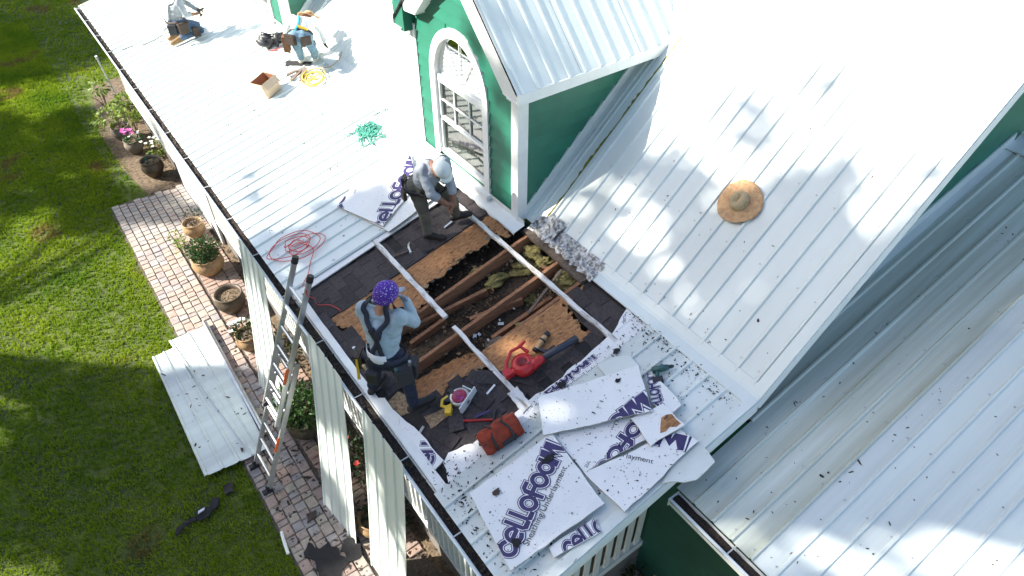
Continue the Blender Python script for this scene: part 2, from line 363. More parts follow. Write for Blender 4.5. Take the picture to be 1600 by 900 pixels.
# ================================================================== ground
lawn = MB().add([(-260, -200, -0.012), (260, -200, -0.012), (260, 320, -0.012), (-260, 320, -0.012)], [(0, 1, 2, 3)]).build('lawn', 'lawn_base')
tag(lawn, kind='structure')
gb = MB()
gb.add([(-0.55, 15.0, 0.004), (0.6, 15.0, 0.004), (0.6, 21.5, 0.02), (-0.35, 21.5, 0.004), (-0.8, 18.5, 0.004), (-0.75, 16.4, 0.004)], [(0, 1, 2, 3, 4, 5)])
gb.add([(0.09, 2.0, 0.008), (2.9, 2.0, 0.008), (2.9, 2.9, 0.008), (0.5, 2.9, 0.008), (0.5, 15, 0.008), (0.09, 15, 0.008)], [(0, 1, 2, 3, 4, 5)])
tag(gb.build('garden_bed', 'soil'), kind='structure')
# ---- paved path: each paver is a piece of its own
path = MB().add([(-1.37, 3.2, 0.004), (0.12, 3.2, 0.004), (0.12, 15.02, 0.004), (-1.40, 15.02, 0.004)], [(0, 1, 2, 3)]).build('path', 'joint_sand')
tag(path, kind='structure')
def stone_mesh(lx, ly, h, m, seed, chamf=0.010):
    r = random.Random(seed); j = lambda: r.uniform(-0.005, 0.005); vs = []
    for k, (ins, z) in enumerate(((0, 0), (0, h - chamf), (chamf, h))):
        for sx, sy in ((-1, -1), (1, -1), (1, 1), (-1, 1)):
            vs.append((sx * (lx / 2 - ins) + j(), sy * (ly / 2 - ins) + j(), z + (j() * 0.5 if k == 2 else 0)))
    fs = [(8, 9, 10, 11)]
    for k in (0, 4):
        for i in range(4): fs.append((k + i, k + (i + 1) % 4, k + 4 + (i + 1) % 4, k + 4 + i))
    b = MB(); b.add(vs, fs, m); return b.mesh('stone')
PW = 0.152
plen = [0.105, 0.15, 0.15, 0.20]
pmesh = {(l, s): stone_mesh(PW - 0.011, l - 0.011, 0.042, 'paver', s * 7 + int(l * 100)) for l in plen for s in range(4)}
rp_ = random.Random(3); cands = []
for c in range(10):
    x = -1.35 + PW * (c + 0.5); y = 14.98 - 0.05 * (c % 3)
    while y > (3.3 if c < 5 else 13.0):
        l = rp_.choice(plen); cands.append((y - l / 2, x, l)); y -= l
cands.sort(key=lambda q: (q[0] < 4.4, q[0]))          # those nearest in view first
rest = MB()
for i, (y, x, l) in enumerate(cands):
    if i < 300:
        inst('paver', pmesh[(l, rp_.randrange(4))], (x + rp_.uniform(-.004, .004), y, rp_.uniform(-.006, .004)), (rp_.uniform(-.02, .02), rp_.uniform(-.02, .02), rp_.uniform(-.03, .03)), path)
    else: rest.box((x, y, .019 + rp_.uniform(-.003, .003)), (PW - .012, l - .012, .04), rp_.choice(['paver_grey', 'paver_rose', 'paver_sand']), Euler((rp_.uniform(-.02, .02), rp_.uniform(-.02, .02), rp_.uniform(-.03, .03))).to_matrix(), .93)
tag(rest.build('far_paver_rows', None, path), kind='stuff'); rest = MB()
bm_ = [stone_mesh(0.205, 0.098, 0.04, 'brick', 50 + s, 0.008) for s in range(4)]
bc = []
for c in range(3):
    x = -0.545 + 0.215 * (c + 0.5); y = 12.9
    while y > 3.4: bc.append((y, x)); y -= 0.107
bc.sort(); bc2 = [b for b in bc if not (b[0] < 4.3)]
for i, (y, x) in enumerate(bc2[:300]):
    inst('brick', bm_[i % 4], (x + rp_.uniform(-.006, .006), y + (0.05 if int(x * 50) % 2 else 0), rp_.uniform(-.010, .004)),
         (rp_.uniform(-.04, .04), rp_.uniform(-.03, .03), rp_.uniform(-.06, .06)), path)
for y, x in bc2[300:]: rest.box((x, y, 0.018), (0.2, 0.096, 0.04))
tag(rest.build('far_brick_rows', 'brick', path), kind='stuff')
# ---- dark pavers in the nook by the porch end
nook = MB().add([(1.0, 0.2, 0.014), (2.1, 0.2, 0.014), (2.1, 2.9, 0.014), (1.0, 2.9, 0.014)], [(0, 1, 2, 3)]).build('nook_pavement', 'joint_sand')
tag(nook, kind='structure')
for i in range(11):
    for k in range(8):
        inst('brick', bm_[(i + k) % 4], (1.08 + i * 0.108, 2.85 - k * 0.215 - 0.1 * (i % 2), rp_.uniform(0, .008)), (0, 0, R_(90) + rp_.uniform(-.03, .03)), nook)
# ---- fallen bark, twigs and leaves on the paving
def litter(name, n, fn, smin, smax, m, parent=None, thick=0.002, seed=1, elong=2.2, curl=0.25):
    r = random.Random(seed); b = MB()
    for i in range(n):
        p, nrm = fn(r); s_ = r.uniform(smin, smax) * (1.8 if r.random() < .06 else 1); a = r.uniform(0, 6.28)
        q = Vector((0, 0, 1)).rotation_difference(nrm) @ Euler((r.uniform(-curl, curl), r.uniform(-curl, curl), a)).to_quaternion()
        el = r.uniform(1, elong); k = r.randint(5, 7); vs = []
        for t in range(k):
            th = 6.283 * t / k; rr = s_ * r.uniform(.6, 1.1)
            vs.append(p + q @ Vector((math.cos(th) * rr * el, math.sin(th) * rr / el ** .5, 0)))
        top = [v + nrm * (thick + 0.3 * s_ * curl) for v in vs]
        vs2 = [v - nrm * 0.001 for v in vs]
        b.add(top + vs2, [tuple(range(k))] + [(t, k + t, k + (t + 1) % k, (t + 1) % k) for t in range(k)])
    o = b.build(name, m, parent); return o
UPZ = Vector((0, 0, 1))
o = litter('leaf_litter', 620, lambda r: (Vector((r.uniform(-1.3, 0.1), 3.6 + 6.4 * r.random() ** 1.6, 0.046)), UPZ), 0.006, 0.022, 'leaf_dry', seed=5)
tag(o, 'dry leaves and bark scraps strewn over the paved path', 'leaf litter', kind='stuff')
o = litter('bed_litter', 500, lambda r: (Vector((r.uniform(-0.15, 0.45), r.uniform(4, 17), 0.03)), UPZ), 0.008, 0.03, 'leaf_dry', seed=6)
tag(o, 'brown leaf mulch lying in the planting strip below the gutter', 'mulch', kind='stuff')
# ---- grass blades
def grass():
    reg = []
    def ok(x, y): return not (-1.38 < x < 3 and 2 < y < 15.03) and not (-.62 < x < .6 and 15 <= y < 21)
    def in_view(x, y):
        xl = -1.58 + (y) * (-0.42 if y < 9 else -0.05 - 0.37 * max(0, (15 - y) / 6) if y < 15 else -0.12)
        return x > -6.6
    N = 62000
    ys = 3.6 + 24 * rng.random(N) ** 1.55; xs = -1.05 - 4.4 * rng.random(N) * np.clip(1.25 - (ys - 4) / 34, .5, 1.2)
    far = rng.random(N) < 0.16; ys[far] = 15 + 16 * rng.random(far.sum()); xs[far] = -2.6 + 3.4 * rng.random(far.sum())
    hole = ((xs > -1.37) & (ys < 15.02) & (ys > 3)) | ((xs > -0.65) & (ys >= 15) & (ys < 21.3)); xs, ys = xs[~hole], ys[~hole]
    n = len(xs); k = 4; M = n * k
    bx = np.repeat(xs, k) + rng.normal(0, .018, M); by = np.repeat(ys, k) + rng.normal(0, .018, M)
    a = rng.uniform(0, 6.283, M); h = rng.uniform(.022, .062, M); lean = rng.uniform(.012, .045, M); wd = rng.uniform(.004, .0085, M) * (1 + (by - 4) / 14)
    V = np.zeros((M, 3, 3)); V[:, 0, 0] = bx - np.sin(a) * wd; V[:, 0, 1] = by + np.cos(a) * wd; V[:, 1, 0] = bx + np.sin(a) * wd; V[:, 1, 1] = by - np.cos(a) * wd
    V[:, 2, 0] = bx + np.cos(a) * lean; V[:, 2, 1] = by + np.sin(a) * lean; V[:, 2, 2] = h; V[:, :2, 2] = -0.012
    me = bpy.data.meshes.new('grass'); me.vertices.add(M * 3); me.vertices.foreach_set('co', V.ravel())
    me.loops.add(M * 3); me.loops.foreach_set('vertex_index', np.arange(M * 3)); me.polygons.add(M)
    me.polygons.foreach_set('loop_start', np.arange(0, M * 3, 3)); me.polygons.foreach_set('loop_total', np.full(M, 3)); me.update()
    me.materials.append(MAT['grass']); o = bpy.data.objects.new('grass', me); link(o)
    tag(o, 'short green lawn grass left of the paved path', 'grass', kind='stuff')
grass()
# ------------------------------------------------------------------ trees off to the sun side; some throw the dappled shade, others are added to block sky
def leaf_cloud(n, pts_fn, size, seed):
    r = np.random.default_rng(seed); c = pts_fn(r, n); n = len(c)
    q = r.normal(size=(n, 3)); q /= np.linalg.norm(q, axis=1)[:, None]; u = np.cross(q, r.normal(size=(n, 3))); u /= np.linalg.norm(u, axis=1)[:, None]; v = np.cross(q, u)
    s = r.uniform(.6, 1.3, n)[:, None] * size
    V = np.stack([c - u * s, c + v * s * .45, c + u * s, c - v * s * .45], 1).reshape(-1, 3)
    return V
def big_tree(name, base, top, clumps, label, seed, leaves, size=.13, gaps=()):
    rt = root(name, base, label, 'tree', 'tall trees at the edge of the lawn')
    r = random.Random(seed); tb = MB(); b = Vector(base); t = Vector(top)
    tb.tube([b, b.lerp(t, .3) + Vector((.15, .1, 0)), b.lerp(t, .6) + Vector((-.1, .1, 0)), t], [.36, .29, .22, .10], 10)
    for c, rad, dens in clumps:
        c = Vector(c); s0 = b.lerp(t, min(.95, max(.25, (c.z - rad * .9 - b.z) / (t.z - b.z))))
        tb.tube([s0, s0.lerp(c, .55) + Vector((0, 0, .25)), c], [.11, .07, .03], 6)
    tb.build('trunk', 'bark', rt, smooth=True)
    tot = sum(rad ** 3 * d for _, rad, d in clumps)
    Vs = []
    for i, (c, rad, dens) in enumerate(clumps):
        n = int(leaves * rad ** 3 * dens / tot)
        def fn(rr, n, c=c, rad=rad):
            sub = max(3, int(rad * 7)); cs = rr.normal(size=(sub, 3)); cs /= np.linalg.norm(cs, axis=1)[:, None]; cs *= (rr.random((sub, 1)) ** .4) * rad
            k = rr.integers(0, sub, n); p = np.array(c) + cs[k] + rr.normal(size=(n, 3)) * rad * .22
            t = (-15.0 - p[:, 0]) / SUN.x; py, pz = p[:, 1] + SUN.y * t, p[:, 2] + SUN.z * t      # gaps run through the crown towards the light
            keep = np.ones(n, bool)
            for gy, gz, gr in gaps: keep &= (py - gy) ** 2 + (pz - gz) ** 2 > gr ** 2
            return p[keep]
        Vs.append(leaf_cloud(n, fn, size, seed * 31 + i))
    V = np.concatenate(Vs); n = len(V) // 4
    me = bpy.data.meshes.new('crown'); me.from_pydata(V.tolist(), [], np.arange(n * 4).reshape(-1, 4).tolist()); me.materials.append(MAT['tree_leaf'])
    o = bpy.data.objects.new('crown', me); link(o, rt)
    return rt
def LY(y, z): return y + 0.11 * ((15 + .75 * (z - 15.5)) if z > 13.5 else z / .84)     # crowns stand up-sun of what they shade
GAPS = [(13.8, 15.9, .24), (13.4, 17.05, .22), (13.15, 17.3, .15), (12.4, 16.6, .16), (12.1, 16.0, .26), (12.2, 16.95, .2), (13.8, 19.1, .17), (15.2, 19.1, .19), (14.2, 19.4, .18), (13.4, 18.9, .12), (14.65, 19.25, .10),
        (14.2, 21.0, .3), (12.9, 21.3, .2), (13.0, 19.6, .14), (11.2, 18.3, .16), (12.6, 14.2, .25), (13.4, 13.6, .22), (14.3, 14.2, .25), (11.9, 13.9, .25), (14.9, 15.1, .2), (12.9, 15.2, .2), (15.7, 15.6, .16), (10.3, 17.8, .35), (10.0, 18.5, .4), (14.5, 20.8, .2)]
big_tree('oak_tree', (-15.4, 12.2, 0), (-15.2, 13.0, 20.5),
         [((-15, LY(y, z), z), r * 1.18, d) for y, z, r, d in [(11.4, 16.2, 1.15, 1.3), (13.1, 16.4, 1.1, 1.25), (14.9, 16.2, 1.05, 1.25), (16.2, 16.7, .65, 1.2), (11.6, 18.4, 1.2, 1.3), (13.1, 18.2, .85, 1.0), (14.6, 17.6, .7, 1.1), (15.9, 19.1, .65, 1.2),
          (14.9, 19.6, .55, 1.0), (13.0, 20.1, .85, 1.1), (11.5, 20.3, 1.0, 1.2), (14.0, 21.2, .40, 1.0), (12.2, 14.6, .8, 1.0), (14.6, 14.6, .8, .9), (10.9, 18.9, .6, 1.2), (16.3, 15.3, .5, .9), (14.8, 21.75, .26, 1.3), (14.45, 22.3, .2, 1.3), (13.6, 21.4, .28, 1.2), (13.4, 20.8, .45, 1.2), (14.5, 21.35, .27, 1.2), (12.5, 21.2, .42, 1.2), (14.95, 20.6, .3, 1.1), (15.05, 21.4, .2, 1.2), (13.0, 22.0, .22, 1.2), (15.6, 20.9, .2, 1.2),
          (16.9, 16.7, .40, 1.2), (14.4, 18.9, .45, 1.3), (15.0, 18.8, .4, 1.3), (14.0, 18.4, .5, 1.3), (14.1, 20.1, .45, 1.3), (15.3, 19.8, .35, 1.3), (14.8, 20.2, .3, 1.2), (13.6, 19.5, .4, 1.3), (15.5, 18.2, .5, 1.3), (17.5, 15.7, .24, 1.0), (18.3, 15.9, .22, .9), (16.1, 20.1, .30, 1.2), (11.4, 22.0, .8, 1.2), (12.5, 22.4, .35, 1.1), (9.3, 17.5, .7, 1.2), (9.1, 19.2, .8, 1.2), (10.2, 16.7, .5, 1.2), (8.6, 18.4, .6, 1.2), (10.3, 19.4, .4, 1.2)]],
         'tall oak beyond the lawn, its crown shading the opened roof', 11, 37000, .15, [(LY(y, z), z, r) for y, z, r in GAPS])
big_tree('oak_tree', (-15.2, 19.5, 0), (-15, 19.2, 8.6),
         [((-15, LY(y, z), z), r, d) for y, z, r, d in [(12.6, 10.3, 1.25, 1.2), (14.6, 10.4, 1.3, 1.2), (16.0, 9.9, .95, 1.2), (13.5, 12.1, .8, .8), (15.3, 12.0, .6, .8), (23.0, 11.2, 1.0, 1.2), (25.0, 10.6, 1.3, 1.2), (26.9, 10.6, 1.0, 1.1), (24.0, 13.0, .6, .6), (19.4, 6.8, 1.0, 1.0), (22.0, 12.0, .55, 1.2), (16.6, 11.3, .55, 1.3), (15.9, 11.6, .65, 1.3), (15.1, 11.7, .6, 1.2), (23.3, 9.9, .6, 1.2)]],
         'spreading oak beyond the lawn with its crown kept low', 12, 27000, .15)
big_tree('oak_tree', (-16.2, 31.5, 0), (-16, 31.2, 11.2),
         [((-15, LY(y, z), z), r, d) for y, z, r, d in [(31.0, 11.6, 1.5, 1.1), (33.4, 11.4, 1.7, 1.2), (36.0, 11.2, 1.8, 1.1), (38.4, 11.6, 1.6, 1.1), (29.0, 9.6, .8, 1.0)]],
         'far oak at the end of the row beside the lawn', 13, 17000, .15)
big_tree('oak_tree', (-13.5, 2.5, 0), (-13.4, 2.2, 16.5), [((-13.5 + dx, y, z), r, 1.0) for dx, y, z, r in [(0, 1, 9.5, 2.2), (.6, 4.4, 9.6, 2.0), (-.5, -2, 9.4, 2.2), (0, 2.6, 12.8, 2.3), (.3, -.8, 13.4, 2.3), (0, 4.6, 12.6, 1.6), (0, 1.2, 16.4, 2.2), (.2, 5.2, 6.8, 1.6), (.2, -1.2, 6.4, 1.9)]],  # unseen oak added to cut the sky light on the roofs
         'broad oak added beside the viewer to block sky light', 14, 6500, .30)
big_tree('oak_tree', (-11.5, -6.5, 0), (-11.4, -6.6, 16.0), [((-11.5 + dx, y, z), r, 1.0) for dx, y, z, r in [(0, -8, 9.5, 2.3), (.6, -4.8, 9.6, 2.0), (-.5, -10, 10.4, 2.2), (0, -6.4, 12.8, 2.5), (.3, -9.0, 13.8, 2.3), (0, -4.6, 13.6, 1.8), (0, -6.8, 16.2, 2.2)]],  # another unseen oak, added only to block sky
         'broad oak added behind the viewer to block sky light', 15, 6000, .30)
rt_ = random.Random(41)
for i in range(9):  # unseen tree row added to darken the shaded steep roof
    yy = -22 + i * 8.5; xx = -36 + rt_.uniform(-3, 3); hh = rt_.uniform(18, 25)
    big_tree('sky_block_tree', (xx, yy, 0), (xx, yy, hh), [((xx + rt_.uniform(-1, 1), yy + rt_.uniform(-2.4, 2.4), hh * k), rt_.uniform(3.0, 4.2), 1.0) for k in (.25, .42, .58, .74, .90)],
             'added sky-blocking tree far beyond the lawn, number %d from the near end' % (i + 1) if False else ['added sky-blocking tree farthest towards the viewer', 'second added sky-blocking tree from the near end', 'third added sky-blocking tree from the near end', 'fourth added sky-blocking tree from the near end', 'middle tree of the nine added to block sky light', 'fourth added sky-blocking tree from the far end', 'third added sky-blocking tree from the far end', 'second added sky-blocking tree from the far end', 'added sky-blocking tree farthest from the viewer'][i], 60 + i, 2400, .75)
# ================================================================== house
house = root('house', (2.9, 8.0, 0), 'white metal roofed house with green clapboard dormers and an opened porch roof', 'house')
RIB = 0.2286
def prof(width, ribs=None, h=0.024, start=0.0, lip=True):
    pts = [(0.0, 0.0)] if start > 0.03 else []
    y = start
    while y < width - 0.02:
        pts += [(y - .024, 0), (y - .010, h), (y + .010, h), (y + .024, 0)]
        mid = y + RIB / 2
        y += RIB
    pts.append((width, 0)); return pts
def panel_mesh(length, width, m='white_metal', start=0.0, segs=1, sag=0.0, seed=0):
    pr_ = prof(width, start=start); r = random.Random(seed); vs = []; fs = []; n = len(pr_); ks = segs + 1
    for k in range(ks):
        x = length * k / segs; dz = r.uniform(-sag, sag)
        for y, z in pr_: vs.append((x, y, z + dz))
    for k in range(segs):
        for i in range(n - 1): fs.append((k * n + i, (k + 1) * n + i, (k + 1) * n + i + 1, k * n + i + 1))
    # turned down front edge
    b = len(vs); vs += [(0, y, z - .012) for y, z in pr_]
    for i in range(n - 1): fs.append((i, i + 1, b + i + 1, b + i))
    q = MB(); q.add(vs, [f[::-1] for f in fs], m); return q.mesh('roof_panel')
PITCH_P = (0, -R_(13.5), 0); PITCH_M = (0, -R_(42.5), 0); PITCH_W = (0, -R_(14.5), 0)
def slab(name, poly, fn, h0, h1, m, parent, me=None):
    b = MB(); b.prism(poly, lambda x, y: fn(x, y, h1), lambda x, y: fn(x, y, h0), m, me); return b.build(name, None, parent)
# ---- porch roof
porch = slab('porch_roof', [(0.0, 7.0), (2.85, 7.0), (2.85, 19.08), (0.0, 19.08)], RP, -.075, -.03, 'tar_paper', house)
lenp = 2.83 / math.cos(R_(13.5))
pm = [panel_mesh(lenp, 0.9144, 'white_metal', seed=s, segs=5, sag=.0012) for s in range(4)]
for k in range(13):
    inst('roof_panel', pm[k % 4], RP(-.045, 6.98 + k * .9144, 0), PITCH_P, porch)
inst('roof_panel', panel_mesh(lenp, 0.23, 'white_metal'), RP(-.045, 6.98 + 13 * .9144, 0), PITCH_P, porch)
porch2 = slab('porch_roof', [(0.0, 2.02), (2.85, 2.02), (2.85, 3.36), (0.0, 3.36)], RP, -.075, -.03, 'tar_paper', house)
pw = panel_mesh(lenp, 0.9144, 'weathered_metal', segs=5, sag=.0012)
inst('roof_panel', pw, RP(-.045, 2.05, 0), PITCH_P, porch2)
inst('roof_panel', panel_mesh(lenp, 0.42, 'weathered_metal', segs=5, sag=.0012), RP(-.045, 2.05 + .9144, 0.002), PITCH_P, porch2)
# white foam left showing round the opening
def wobble(poly, amp, step, seed, keep=()):
    r = random.Random(seed); out = []
    n = len(poly)
    for i in range(n):
        a = Vector(poly[i]); b = Vector(poly[(i + 1) % n]); L = (b - a).length; k = max(1, int(L / step))
        nrm = Vector((-(b - a).y, (b - a).x)); nrm = nrm.normalized() if nrm.length else nrm
        for q in range(k):
            p = a.lerp(b, q / k)
            if q and i not in keep: p = p + nrm * r.uniform(-amp, amp)
            out.append((p.x, p.y))
    return out
fs1 = slab('foam_strip', wobble([(0.12, 3.36), (2.76, 3.36), (2.76, 3.60), (2.3, 3.58), (1.6, 3.54), (1.2, 3.57), (.9, 3.53), (.55, 3.57), (.3, 3.66), (.2, 3.60)], .015, .08, 1, keep=(0, 1)), RP, -.03, -.012, 'foam', house, 'foam_edge')
fs2 = slab('foam_strip', wobble([(0.10, 3.6), (0.22, 3.62), (0.20, 4.05), (0.13, 4.5), (0.06, 4.55), (0.08, 4.0)], .008, .1, 2), RP, -.03, -.010, 'foam', house, 'foam_edge')
fs3 = slab('foam_strip', [(0.08, 6.84), (2.3, 6.88), (2.3, 7.02), (0.08, 7.0)], RP, -.032, -.014, 'foam', house, 'foam_edge')
fs4 = slab('foam_strip', wobble([(2.42, 3.58), (2.74, 3.58), (2.76, 3.72), (2.6, 3.66)], .01, .06, 4), RP, -.025, -.008, 'foam', house, 'foam_edge')
# ---- opened deck: base sheets, shingles, OSB, rafters, purlins
deck = MB()
for poly in ([(0.0, 6.2), (2.8, 6.2), (2.8, 7.0), (0.0, 7.0)], [(0.0, 3.3), (2.8, 3.3), (2.8, 3.74), (2.2, 3.74), (1.3, 4.05), (0.9, 4.35), (0.5, 4.38), (0.0, 4.6)], [(0.0, 4.6), (0.32, 4.6), (0.30, 5.5), (0.16, 6.2), (0.0, 6.2)], [(2.3, 3.74), (2.8, 3.74), (2.8, 4.36), (2.34, 4.38)]):
    deck.prism(wobble(poly, .012, .12, 5), lambda x, y: RP(x, y, -.063), lambda x, y: RP(x, y, -.078), 'tar_paper', 'osb_edge')
deck = deck.build('roof_deck', None, house)
def inpoly(p, poly):
    x, y = p; c = False; n = len(poly)
    for i in range(n):
        x1, y1 = poly[i]; x2, y2 = poly[i - 1]
        if (y1 > y) != (y2 > y) and x < (x2 - x1) * (y - y1) / (y2 - y1) + x1: c = not c
    return c
osbs = [D['osb1'], D['osb2'], D['osb3'], D['osb4']]
for i, pl_ in enumerate(osbs):
    o = slab('osb_sheet', wobble(pl_, .026, .035, 20 + i, keep=(0, 1) if i == 0 else (0, 1, 2, 3) if i == 2 else ()), RP, -.076, -.0605 + .001 * i, 'osb', house, 'osb_edge')
for nm, hh in (('plate_tan', -.055), ('flap_tan', -.035)):
    slab('osb_scrap', wobble(D[nm], .01, .06, 31), RP, hh - .01, hh, 'osb_edge', house, 'osb_edge')
# torn, delaminated rims of the boards and the lower ceiling board
rt2 = random.Random(15); e1 = D['osb1'][4:16]; e3 = D['osb3'][5:]
for e_ in (e1, e3):
    for k_ in range(len(e_) - 1):
        a_, b_ = Vector(e_[k_]), Vector(e_[k_ + 1]); n_ = max(1, int((b_ - a_).length / .09))
        for q_ in range(n_):
            if rt2.random() < .25: continue
            c_ = a_.lerp(b_, (q_ + rt2.random()) / n_); s_ = rt2.uniform(.02, .05)
            pol = [(c_.x + s_ * rt2.uniform(.5, 1.5) * math.cos(6.283 * t / 7), c_.y + s_ * rt2.uniform(.4, 1.1) * math.sin(6.283 * t / 7)) for t in range(7)]
            hh = rt2.uniform(-.074, -.056); slab('torn_flake', pol, RP, hh - .006, hh, rt2.choice(['osb_edge', 'osb_edge', 'old_wood', 'osb']), house)
slab('ceiling_board', wobble([(.42, 4.52), (1.25, 4.50), (1.22, 4.66), (1.0, 4.74), (.62, 4.80), (.44, 4.84)], .02, .06, 17), RP, -.25, -.235, 'osb', house, 'osb_edge')
slab('ceiling_board', wobble([(1.32, 4.52), (1.62, 4.52), (1.58, 4.62), (1.40, 4.66)], .02, .05, 18), RP, -.25, -.235, 'old_wood', house, 'osb_edge')
SHR = [[(0.02, 6.21), (2.62, 6.21), (2.62, 6.93), (0.02, 6.86)], [(0.1, 3.56), (2.72, 3.6), (2.72, 3.74), (2.2, 3.74), (1.3, 4.04), (0.9, 4.33), (0.5, 4.28), (0.12, 4.25)],
       [(0.02, 4.75), (0.3, 4.8), (0.30, 5.5), (0.16, 6.2), (0.02, 6.2)], [(2.27, 3.7), (2.74, 3.7), (2.74, 4.36), (2.5, 4.3)]]
def shingle_mesh(seed, lx=.165, ly=.298):
    r = random.Random(seed); b = MB(); vs = []
    for z in (0, .006):
        for x, y in ((0, -ly / 2), (lx, -ly / 2), (lx, ly / 2), (0, ly / 2)):
            vs.append((x + (r.uniform(-.006, .008) if x == 0 else 0), y + r.uniform(-.004, .004), z + (.004 if x == 0 else 0)))
    b.add(vs, [(3, 2, 1, 0), (4, 5, 6, 7), (0, 1, 5, 4), (1, 2, 6, 5), (2, 3, 7, 6), (3, 0, 4, 7)], 'shingle'); return b.mesh('shingle')
shm = [shingle_mesh(s) for s in range(6)]; rs_ = random.Random(9)
row = 0; x = 0.03
while x < 2.75:
    y = 3.5 + (row % 2) * .15 + rs_.uniform(-.03, .03)
    while y < 7.1:
        c = (x + .07, y)
        ya, yb = y - .149, y + .149; sy_ = 1.0
        if 5.9 < y < 6.5 and x > .12 and x < 2.36: ya = max(ya, 6.212)
        if yb - ya > .03:
            c = (x + .07, (ya + yb) / 2); sy_ = (yb - ya) / .298
            if any(inpoly(c, q) for q in SHR) and not any(inpoly(c, q) for q in osbs) and rs_.random() > .02:
                inst('shingle', shm[rs_.randrange(6)], RP(x, c[1], -.060 + rs_.uniform(0, .003)), (rs_.uniform(-.01, .01), -R_(13.5) + rs_.uniform(-.012, .012), rs_.uniform(-.012, .012)), deck, (1, sy_, 1))
        y += .305
    x += .142; row += 1
# loose shingles lying about the opening
for (x, y, h, rz, rx) in [(.16, 5.30, -.045, .35, 0), (.20, 4.95, -.045, .1, .03), (.15, 5.62, -.048, -.3, 0), (.95, 4.12, -.04, .4, .05), (1.08, 4.02, -.03, .9, .08), (.82, 3.95, -.04, .2, 0), (.5, 3.98, -.03, -.5, .1), (1.32, 3.80, -.02, .6, .12), (.30, 3.82, -.04, .3, .0)]:
    inst('shingle', shm[rs_.randrange(6)], RP(x, y, h), (rx, -R_(13.5) + rs_.uniform(-.08, .04), rz), deck)
for y, x0, x1, dz in ((5.50, .10, 2.80, 0), (4.90, .10, 2.80, 0), (4.46, .10, 2.80, 0), (6.12, .10, 2.80, 0), (3.84, .1, 2.8, 0)):
    b = MB(); b.bar(RP(x0, y, -.160), RP(x1, y + (0.02 if y == 5.5 else -.02), -.160), .045, .165, up=NP)
    b.build('rafter', 'rafter_wood', house)
for (a, c), h in ((D['raf3'], -.24), (D['raf4'], -.23), (((.75, 5.30), (1.25, 5.28)), -.27), (((1.5, 4.66), (2.35, 4.60)), -.28)):
    b = MB(); b.bar(RP(*a, h), RP(*c, h + .03), .048, .11, up=NP); b.build('ceiling_joist', 'rafter_wood', house)
b = MB(); b.bar(RP(2.655, 4.764, -.10), RP(1.984, 4.563, -.14), .035, .02, up=NP); b.build('batten', 'old_wood', house)
b = MB(); b.bar(RP(2.55, 5.05, -.2), RP(2.74, 4.55, -.2), .04, .06, up=NP); b.bar(RP(1.95, 5.34, -.24), RP(1.92, 5.22, -.24), .02, .03, up=NP); b.build('nailer', 'rafter_wood', house)
slab('wall_plate', wobble([(2.70, 5.60), (2.80, 5.60), (2.80, 4.38), (2.66, 4.40), (2.69, 5.0)], .006, .1, 8), RP, -.10, -.035, 'old_wood', house)
slab('porch_ceiling', [(0.05, 2.1), (2.85, 2.1), (2.85, 18.9), (0.05, 18.9)], lambda x, y, h: Vector((x, y, 2.52 + TP * x * .98 + h)), -.04, -.02, 'debris_brown', house)
def chipcloud(name, n, fn, s0, s1, m, seed, parent):
    r = random.Random(seed); b = MB()
    for i in range(n):
        p = fn(r); s_ = r.uniform(s0, s1)
        b.box(p, (s_ * r.uniform(.6, 1.8), s_ * r.uniform(.5, 1.2), s_ * r.uniform(.2, .7)), None, Euler((r.uniform(-.6, .6), r.uniform(-.6, .6), r.uniform(0, 6))).to_matrix())
    return tag(b.build(name, m, parent), kind='stuff')
def heap(r):
    x = r.uniform(.35, 2.72); y = r.uniform(4.35, 6.1)
    return RP(x, y, -.295 + .055 * math.sin(x * 5 + y * 3) * math.sin(y * 7) + r.uniform(0, .03))
chipcloud('loose_debris', 9000, heap, .005, .022, 'debris_chip', 3, house)
chipcloud('loose_debris', 160, lambda r: heap(r) + Vector((0, 0, .02)), .012, .04, 'osb_edge', 4, house)
chipcloud('white_scraps', 9, lambda r: RP(r.uniform(1.2, 2.0), r.uniform(4.5, 4.85), -.25), .02, .045, 'foam', 5, house)
def blob(name, c, size, m, parent, seed=0, axes=None, noise=.25, n=(20, 12)):
    r = np.random.default_rng(seed); ph = r.uniform(0, 6.28, (8, 3)); fr = r.uniform(2, 7, (8, 3)); vs = []; fs = []
    U, V_ = n
    for j in range(V_ + 1):
        th = math.pi * j / V_
        for i in range(U):
            p_ = 2 * math.pi * i / U; d = np.array([math.sin(th) * math.cos(p_), math.sin(th) * math.sin(p_), math.cos(th)])
            k = 1 + noise * sum(math.sin(fr[q] @ d + ph[q, 0]) for q in range(8)) / 3
            v = Vector((d[0] * size[0] * k, d[1] * size[1] * k, d[2] * size[2] * k))
            if axes is not None: v = axes @ v
            vs.append(Vector(c) + v)
    for j in range(V_):
        for i in range(U): fs.append((j * U + i, (j + 1) * U + i, (j + 1) * U + (i + 1) % U, j * U + (i + 1) % U))
    b = MB(); b.add(vs, fs); return b.build(name, m, parent, smooth=True)
